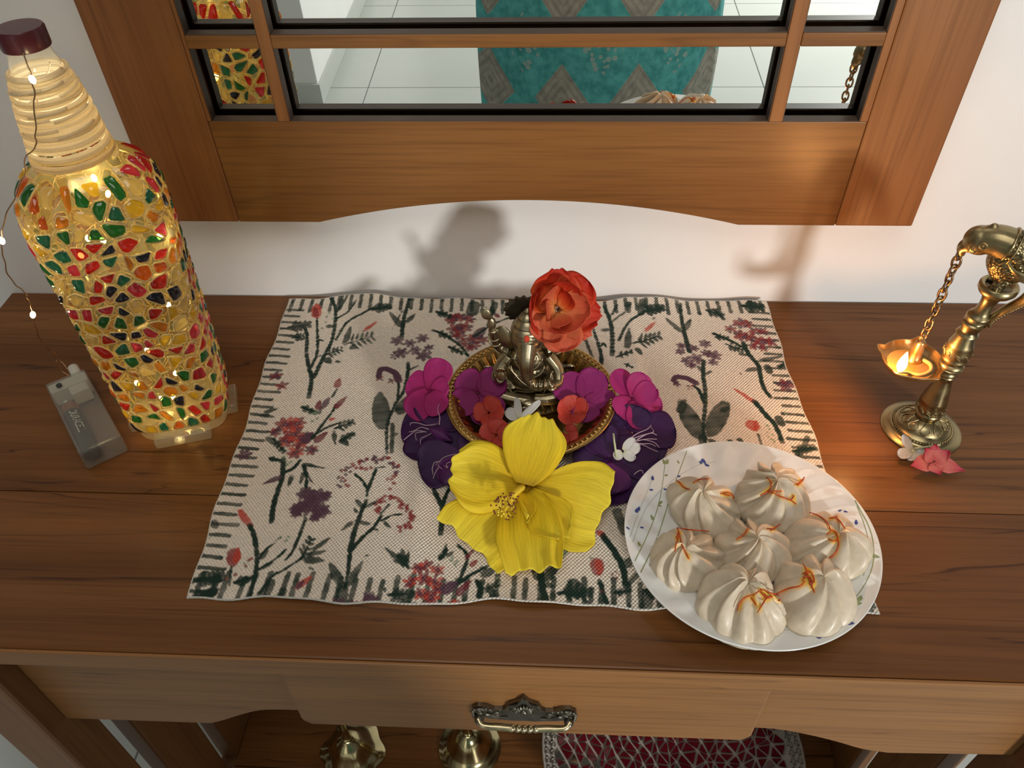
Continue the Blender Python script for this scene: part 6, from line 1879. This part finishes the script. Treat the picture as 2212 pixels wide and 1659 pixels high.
m = MB().lathe([(0.0, 0.0008), (0.010, 0.0009), (0.0165, 0.0026), (0.0205, 0.0060), (0.0220, 0.0092), (0.0226, 0.0094), (0.0228, 0.0086), (0.0216, 0.0052), (0.0175, 0.0014), (0.011, -0.0008), (0.0, -0.0010)], 120, (PX_, PY_, PAz), None, lip, lipz, 40)
m.build('pan_body', M['pan'], pan)
t = NT('lamp_oil')
t.set(Base_Color=(0.42, 0.24, 0.06), Roughness=0.06)
t.p.inputs['Alpha'].default_value = 0.55
M['oil'] = t.m
m = MB().lathe([(0.0, 0.0034), (0.0172, 0.0034)], 48, (PX_, PY_, PAz))
m.build('oil', M['oil'], pan)
m = MB().lathe([(0.0, 0.0008), (0.0078, 0.0010), (0.0080, 0.0022), (0.0066, 0.0030), (0.0058, 0.0032), (0.0060, 0.0044), (0.0048, 0.0054), (0.0042, 0.0120), (0.0036, 0.0205), (0.0030, 0.0222), (0.0018, 0.0230), (0.0, 0.0232)], 28, (CX_ - 0.0008, CY_ - 0.0010, PAz))
m.tube([(CX_ + 0.0024 * math.cos(a), CY_ + 0.0008 * math.cos(a), PAz + 0.0248 + 0.0032 * math.sin(a)) for a in np.linspace(0, 2 * PI, 17)[:-1]], 0.0007, 6, closed=True)
m.build('stem', M['pan'], pan, angle=60)
M['cotton'] = plain('oiled_cotton_wick', (0.62, 0.40, 0.16), 0.7)
lipp = Vector((PX_ + 0.0245 * math.cos(SP[0]), PY_ + 0.0245 * math.sin(SP[0]), PAz + 0.0110))
w2 = [tuple(lipp + Vector((-0.0006, -0.0006, 0.0010))), (PX_ - 0.006, PY_ - 0.012, PAz + 0.0055), (PX_ + 0.003, PY_ - 0.013, PAz + 0.0042), (PX_ + 0.012, PY_ - 0.008, PAz + 0.0042), (PX_ + 0.014, PY_ - 0.001, PAz + 0.0044), (PX_ + 0.010, PY_ + 0.005, PAz + 0.0042)]
MB().tube(catmull(w2, 30), np.linspace(0.0011, 0.0016, 30), 8).build('wick', M['cotton'], pan)
t = NT('oil_flame')
sx_ = t.node('ShaderNodeSeparateXYZ', {0: t.coords(kind='Generated')})
t.set(Base_Color=(0, 0, 0))
t.link(t.ramp(sx_.outputs[2], [(0.0, (1.0, 0.42, 0.10)), (0.25, (1.0, 0.72, 0.34)), (0.7, (1.0, 0.66, 0.26)), (1.0, (1.0, 0.42, 0.08))]), t.p.inputs['Emission Color'])
t.p.inputs['Emission Strength'].default_value = 14.0
M['flame'] = t.m
f0 = lipp + Vector((0.0004, 0.0004, 0.0006))
m = MB().lathe([(0.0, 0.0), (0.0016, 0.0012), (0.0030, 0.0040), (0.0034, 0.0070), (0.0029, 0.0110), (0.0018, 0.0150), (0.0007, 0.0185), (0.0, 0.0200)], 20, tuple(f0), None, None, None, 30)
m.build('flame', M['flame'], pan)

# ------------------------------------------------------------------ under the table: two brass lamps and a mosaic bowl
SZ = -0.5718
M['polbrass'] = brass('polished_brass', (0.72, 0.62, 0.34), 0.16, (0.08, 0.06, 0.02), 0.4, 20, 0.02)


def shelf_lamp(px, py, label, flut):
    c = atz(px, py, SZ + 0.02)
    o = thing('brass_lamp', label, 'lamp', (c.x, c.y, SZ), group='brass lamps on the lower shelf')
    k = 1.0
    fl = (lambda a, r, z: 1 + 0.07 * math.cos(6 * a) * max(0, min(1, (r - 0.012) / 0.02))) if flut else None
    MB().lathe([(0.0, 0.0), (0.0395, 0.0), (0.0405, 0.0020), (0.0395, 0.0036), (0.0355, 0.0046), (0.0335, 0.0060), (0.0310, 0.0070), (0.0265, 0.0130), (0.0215, 0.0250), (0.0170, 0.0350), (0.0115, 0.0425), (0.0090, 0.0440), (0.0095, 0.0455), (0.0070, 0.0475), (0.0, 0.0478)], 72, (c.x, c.y, SZ), None, fl).build('base', M['polbrass'], o, angle=50)
    MB().lathe([(0.0, 0.046), (0.0062, 0.046), (0.0070, 0.049), (0.0042, 0.054), (0.0034, 0.075), (0.0036, 0.115), (0.0060, 0.119), (0.0038, 0.123), (0.0034, 0.165), (0.0060, 0.168), (0.0, 0.169)], 24, (c.x, c.y, SZ)).build('stem', M['polbrass'], o, angle=50)
    MB().lathe([(0.0, 0.168), (0.012, 0.169), (0.024, 0.173), (0.029, 0.180), (0.0285, 0.1805), (0.023, 0.1745), (0.0, 0.1705)], 40, (c.x, c.y, SZ)).build('oil_cup', M['polbrass'], o)
    MB().tube([(c.x + 0.0058 * math.cos(a), c.y + 0.0058 * math.sin(a), SZ + 0.0500) for a in np.linspace(0, 2 * PI, 21)[:-1]], 0.0013, 7, closed=True).build('collar_ring', M['polbrass'], o)


shelf_lamp(757, 1612, 'left one of the two polished brass lamps on the lower shelf, with a lobed foot', True)
shelf_lamp(1013, 1600, 'right one of the two polished brass lamps on the lower shelf, with a round foot', False)

MCX, MCY, MR = 0.154, -0.224, 0.156
M['chipred'] = plain('dark_red_glass_chip', (0.11, 0.006, 0.011), 0.08, var=0.3, nscale=25)
M['chipsil'] = plain('mirror_glass_chip', (0.52, 0.51, 0.46), 0.06, 1.0, var=0.15, nscale=25)
M['chipgrey'] = plain('smoky_glass_chip', (0.20, 0.18, 0.15), 0.08, 0.6, var=0.3, nscale=25)
M['mgrout'] = plain('beige_mosaic_grout', (0.42, 0.37, 0.31), 0.7)
M['msilver'] = brass('silver_scroll_border', (0.52, 0.50, 0.45), 0.3, (0.05, 0.04, 0.03), 0.8)
mz = lambda r: SZ + 0.006 + 0.056 * (min(r, MR) / MR) ** 2.2
mosaic = thing('mosaic_bowl', 'wide shallow bowl lined with dark red and mirror mosaic on the lower shelf', 'bowl', (MCX, MCY, SZ))
prof = [(r, mz(r) - SZ - 0.0014) for r in np.linspace(0, MR, 24)] + [(MR + 0.002, 0.0608), (MR + 0.001, 0.0580)] + [(r, mz(r) - SZ - 0.0055) for r in np.linspace(MR - 0.004, 0.05, 16)] + [(0.05, 0.0004), (0.0, 0.0004)]
MB().lathe(prof, 96, (MCX, MCY, SZ)).build('bowl_body', M['mgrout'], mosaic)
m = MB()
for k in range(90):
    a = 2 * PI * k / 90
    for q_ in (0, 1):
        r0 = MR - 0.004 - 0.007 * q_
        m.tube([(MCX + (r0 + 0.003 * math.sin(x)) * math.cos(a + 0.022 * math.cos(x)), MCY + (r0 + 0.003 * math.sin(x)) * math.sin(a + 0.022 * math.cos(x)), mz(r0) + 0.0008) for x in np.linspace(0, 2 * PI, 11)[:-1]], 0.0010, 5, closed=True)
m.build('scroll_border', M['msilver'], mosaic, merge=False)
# triangles: jittered hexagonal lattice, only the part towards the front can be seen
step = 0.0150
lat = {}
for i in range(-14, 15):
    for j in range(-14, 15):
        x, y = (i + 0.5 * (j % 2)) * step, j * step * 0.87
        lat[i, j] = (x + rng.uniform(-1, 1) * 0.0045, y + rng.uniform(-1, 1) * 0.0045)
tris = []
for i in range(-14, 14):
    for j in range(-14, 14):
        if j % 2 == 0:
            q1 = [(i, j), (i + 1, j), (i, j + 1)]; q2 = [(i + 1, j), (i + 1, j + 1), (i, j + 1)]
        else:
            q1 = [(i, j), (i + 1, j), (i + 1, j + 1)]; q2 = [(i, j), (i + 1, j + 1), (i, j + 1)]
        for q_ in (q1, q2):
            P3 = [lat[k] for k in q_]
            c = np.mean(P3, 0)
            if math.hypot(*c) < MR - 0.018:
                tris.append((c, P3))
tris.sort(key=lambda t_: t_[0][1])
rest = MB()
for k, (c, P3) in enumerate(tris):
    sh = rng.uniform(0.60, 0.74)
    tl_ = rng.uniform(-0.0006, 0.0006, 3)
    vs = []
    for h in (0, 1):
        for q_ in range(3):
            x, y = c + (np.array(P3[q_]) - c) * sh
            vs.append((MCX + x, MCY + y, mz(math.hypot(x, y)) - 0.0008 + h * 0.0026 + (tl_[q_] if h else 0)))
    fs = [(3, 4, 5), (0, 1, 4, 3), (1, 2, 5, 4), (2, 0, 3, 5)]
    if k < 290:
        mk = 'chipred' if rng.random() < 0.50 else ('chipsil' if rng.random() < 0.35 else 'chipgrey')
        MB().add(vs, fs).build('mosaic_chip', M[mk], mosaic, smooth=False)
    else:
        rest.add(vs, fs)
tag(rest.build('mosaic_chips', M['chipred'], mosaic, smooth=False, merge=False), kind='stuff')

# ------------------------------------------------------------------ the person seen in the mirror
pcx, pcy = 0.078, -0.945
t = NT('teal_printed_cotton')
sp = t.node('ShaderNodeSeparateXYZ', {0: t.coords()})
u = t.math('MULTIPLY', sp.outputs[0], 1 / 0.136)
w = t.math('MULTIPLY', sp.outputs[2], 1 / 0.190)
pp = t.math('ADD', u, w); qq = t.math('SUBTRACT', u, w)
fp, fq = t.math('FLOOR', pp), t.math('FLOOR', qq)
ev = lambda x: t.math('LESS_THAN', t.math('ABSOLUTE', t.math('MODULO', x, 2.0)), 0.5)
tau0 = ev(t.math('ADD', fp, fq))
n1 = t.noise(t.coords(), 60, 4, 0.6)
teal = t.ramp(n1, [(0.35, (0.055, 0.36, 0.37)), (0.65, (0.13, 0.60, 0.60))])
taup = t.ramp(n1, [(0.35, (0.34, 0.34, 0.29)), (0.65, (0.52, 0.50, 0.43))])
rp, rq = t.math('ABSOLUTE', t.math('SUBTRACT', t.math('FRACT', pp), 0.5)), t.math('ABSOLUTE', t.math('SUBTRACT', t.math('FRACT', qq), 0.5))
ring = t.math('MAXIMUM', rp, rq)
tau = t.math('MULTIPLY', tau0, t.math('LESS_THAN', ring, 0.36))
c1 = t.mix(tau, teal, taup)
lines = t.math('MULTIPLY', t.math('GREATER_THAN', t.math('SINE', t.math('MULTIPLY', ring, 62.0)), 0.3), tau)
c2 = t.mix(t.math('MULTIPLY', lines, 0.25), c1, (0.10, 0.13, 0.12))
vo = t.node('ShaderNodeTexVoronoi', {'Vector': t.coords((1, 0.2, 1)), 'Scale': 90.0})
dotm = t.math('MULTIPLY', t.math('LESS_THAN', vo.outputs['Distance'], 0.42), t.math('LESS_THAN', ring, 0.30))
dotm = t.math('MULTIPLY', dotm, t.math('SUBTRACT', 1.0, tau0))
c3 = t.mix(t.math('MULTIPLY', dotm, 0.8), c2, (0.42, 0.56, 0.52))
t.set(Base_Color=c3, Roughness=0.8)
M['kurta'] = t.m
M['skin'] = plain('warm_brown_skin', (0.36, 0.19, 0.115), 0.5, var=0.05, nscale=30)
M['hair'] = plain('black_hair', (0.012, 0.010, 0.009), 0.4, nscale=90)
M['legging'] = plain('white_leggings', (0.55, 0.55, 0.52), 0.8)
M['eye'] = plain('eye_white', (0.7, 0.68, 0.65), 0.25)
M['iris'] = plain('dark_iris', (0.02, 0.012, 0.008), 0.2)
person = thing('person', 'person in a teal diamond patterned tunic standing at the table, seen in the mirror', 'person', (pcx, pcy, FZ))
b = MB()
lt = lambda pts, r, n=14: b.tube(catmull(pts, 6 * len(pts)), np.interp(np.linspace(0, 1, 6 * len(pts)), np.linspace(0, 1, len(r)), r), n)
for s in (-1, 1):
    lt([(pcx + s * 0.085, pcy - 0.01, 0.03), (pcx + s * 0.09, pcy, -0.28), (pcx + s * 0.088, pcy + 0.005, -0.42), (pcx + s * 0.088, pcy - 0.012, -0.70)], [0.085, 0.066, 0.050, 0.034])
    lt([(pcx + s * 0.090, pcy - 0.035, -0.745), (pcx + s * 0.094, pcy + 0.05, -0.745), (pcx + s * 0.100, pcy + 0.125, -0.762)], [0.034, 0.034, 0.020])
    lt([(pcx + s * 0.088, pcy - 0.012, -0.70), (pcx + s * 0.090, pcy - 0.02, -0.745)], [0.034, 0.034])
    # arms bent forward, hands together in front of the chest
    sh, elb, wr = (pcx + s * 0.165, pcy - 0.01, 0.47), (pcx + s * 0.205, pcy + 0.055, 0.235), (pcx - 0.05 + s * 0.085, pcy + 0.205, 0.345)
    lt([sh, ((sh[0] + elb[0]) / 2 + s * 0.01, (sh[1] + elb[1]) / 2, (sh[2] + elb[2]) / 2), elb], [0.050, 0.044, 0.036])
    lt([elb, ((elb[0] + wr[0]) / 2, (elb[1] + wr[1]) / 2, (elb[2] + wr[2]) / 2 - 0.004), wr], [0.036, 0.033, 0.023])
    hv = Vector(wr)
    fd = Vector((-s * 0.35, 0.55, 0.75)).normalized(); pd = Vector((-s * 1.0, -0.15, -0.35)); pd = (pd - fd * pd.dot(fd)).normalized(); qd = fd.cross(pd)
    b.tube([tuple(hv), tuple(hv + fd * 0.035), tuple(hv + fd * 0.075)], [0.022, 0.030, 0.030], 12, flat=(0.5, 1.2), ref=tuple(pd))
    for k in range(4):
        o0 = hv + fd * 0.070 + qd * (k - 1.5) * 0.018
        L = (0.062, 0.072, 0.068, 0.052)[k]
        b.tube([tuple(o0 - fd * 0.02), tuple(o0 + fd * L * 0.45 + pd * 0.004), tuple(o0 + fd * L * 0.75 + pd * 0.016), tuple(o0 + fd * L * 0.88 + pd * 0.030)], [0.0095, 0.0088, 0.0080, 0.0066], 8)
    o0 = hv + fd * 0.022 - qd * s * 0.024
    b.tube([tuple(hv + fd * 0.01), tuple(o0), tuple(o0 + fd * 0.024 - qd * s * 0.016 + pd * 0.012), tuple(o0 + fd * 0.044 - qd * s * 0.018 + pd * 0.026)], [0.014, 0.012, 0.0098, 0.0078], 8)
b.ell((pcx, pcy, 0.02), (0.165, 0.115, 0.13)); b.ell((pcx, pcy + 0.005, 0.20), (0.135, 0.098, 0.17)); b.ell((pcx, pcy, 0.36), (0.155, 0.105, 0.14)); b.ell((pcx, pcy - 0.01, 0.46), (0.165, 0.075, 0.065))
lt([(pcx, pcy - 0.01, 0.48), (pcx - 0.01, pcy + 0.005, 0.56), (pcx - 0.015, pcy + 0.02, 0.61)], [0.062, 0.050, 0.050])
HX, HY, HZ = pcx - 0.018, pcy + 0.030, 0.690
b.ell((HX, HY, HZ), (0.074, 0.094, 0.105), Euler((-0.25, 0, 0)), 20, 28); b.ell((HX, HY + 0.035, HZ - 0.055), (0.055, 0.058, 0.055), Euler((-0.25, 0, 0)))
lt([(HX, HY + 0.086, HZ + 0.005), (HX, HY + 0.106, HZ - 0.030), (HX, HY + 0.098, HZ - 0.036)], [0.008, 0.013, 0.011], 10)
for s in (-1, 1):
    b.ell((HX + s * 0.074, HY + 0.0, HZ - 0.015), (0.008, 0.020, 0.032)); b.ell((HX + s * 0.028, HY + 0.090, HZ + 0.018), (0.022, 0.010, 0.008))
    b.ell((HX + s * 0.012, HY + 0.084, HZ - 0.064), (0.016, 0.011, 0.007))
body = b.build('body', M['skin'], person)
fuse(body, 0.0065, 3)
for s in (-1, 1):
    MB().ell((HX + s * 0.029, HY + 0.084, HZ - 0.002), (0.013, 0.010, 0.0085)).build('eye', M['eye'], person)
    MB().ell((HX + s * 0.029, HY + 0.0905, HZ - 0.004), (0.0055, 0.004, 0.0055)).build('iris', M['iris'], person)
h = MB()
h.ell((HX, HY - 0.016, HZ + 0.018), (0.083, 0.094, 0.105), Euler((-0.15, 0, 0)), 20, 28); h.ell((HX, HY - 0.105, HZ + 0.005), (0.050, 0.042, 0.048))
h.tube(catmull([(HX - 0.074, HY + 0.025, HZ + 0.02), (HX - 0.03, HY + 0.080, HZ + 0.072), (HX + 0.03, HY + 0.080, HZ + 0.072), (HX + 0.074, HY + 0.025, HZ + 0.02)], 20), [0.016] * 20, 10)
fuse(h.build('hair', M['hair'], person), 0.007, 3)
kp = [  # z, half width, half depth, centre x, centre y
    (-0.43, 0.240, 0.175, 0.082, -0.945), (-0.30, 0.2260, 0.165, 0.079, -0.945), (-0.19, 0.2290, 0.160, 0.078, -0.945), (-0.08, 0.2270, 0.155, 0.076, -0.945), (0.02, 0.2120, 0.148, 0.077, -0.945), (0.12, 0.178, 0.130, 0.078, -0.943), (0.21, 0.160, 0.120, 0.078, -0.942),
    (0.33, 0.178, 0.124, 0.078, -0.944), (0.43, 0.190, 0.110, 0.078, -0.950), (0.485, 0.165, 0.085, 0.078, -0.955), (0.52, 0.090, 0.066, 0.077, -0.950), (0.53, 0.066, 0.056, 0.076, -0.946)]
kp = np.array(kp)
zz = np.linspace(-0.43, 0.53, 60)
NK = 120
P = np.zeros((60, NK, 3))
for i, z in enumerate(zz):
    hw, hd_, cx, cy = (np.interp(z, kp[:, 0], kp[:, k]) for k in (1, 2, 3, 4))
    fold = max(0, (0.12 - z) / 0.55)
    for j in range(NK):
        a = 2 * PI * j / NK
        f = 1 + 0.020 * fold * math.sin(9 * a + 1.0 + 2 * z) + 0.014 * fold * math.sin(17 * a + 2)
        P[i, j] = (cx + hw * f * math.cos(a), cy + hd_ * f * math.sin(a), z)
m = MB().grid(P, False, True)
m.build('tunic', M['kurta'], person, solid=0.002)
for s in (-1, 1):
    sh, elb = Vector((pcx + s * 0.150, pcy - 0.01, 0.480)), Vector((pcx + s * 0.205, pcy + 0.050, 0.250))
    pts = [tuple(sh), tuple(sh.lerp(elb, 0.35) + Vector((s * 0.008, 0, 0))), tuple(sh.lerp(elb, 0.7) + Vector((s * 0.008, 0, 0))), tuple(elb)]
    MB().tube(catmull(pts, 16), np.linspace(0.066, 0.049, 16), 18, caps=False).build('sleeve', M['kurta'], person, solid=0.002)
    lg = MB()
    lg.tube(catmull([(pcx + s * 0.085, pcy - 0.01, 0.00), (pcx + s * 0.09, pcy, -0.28), (pcx + s * 0.088, pcy + 0.005, -0.42), (pcx + s * 0.088, pcy - 0.012, -0.69)], 24), np.interp(np.linspace(0, 1, 24), [0, 0.4, 0.6, 1], [0.092, 0.072, 0.057, 0.042]), 20, caps=False)
    lg.build('legging', M['legging'], person, solid=0.002)
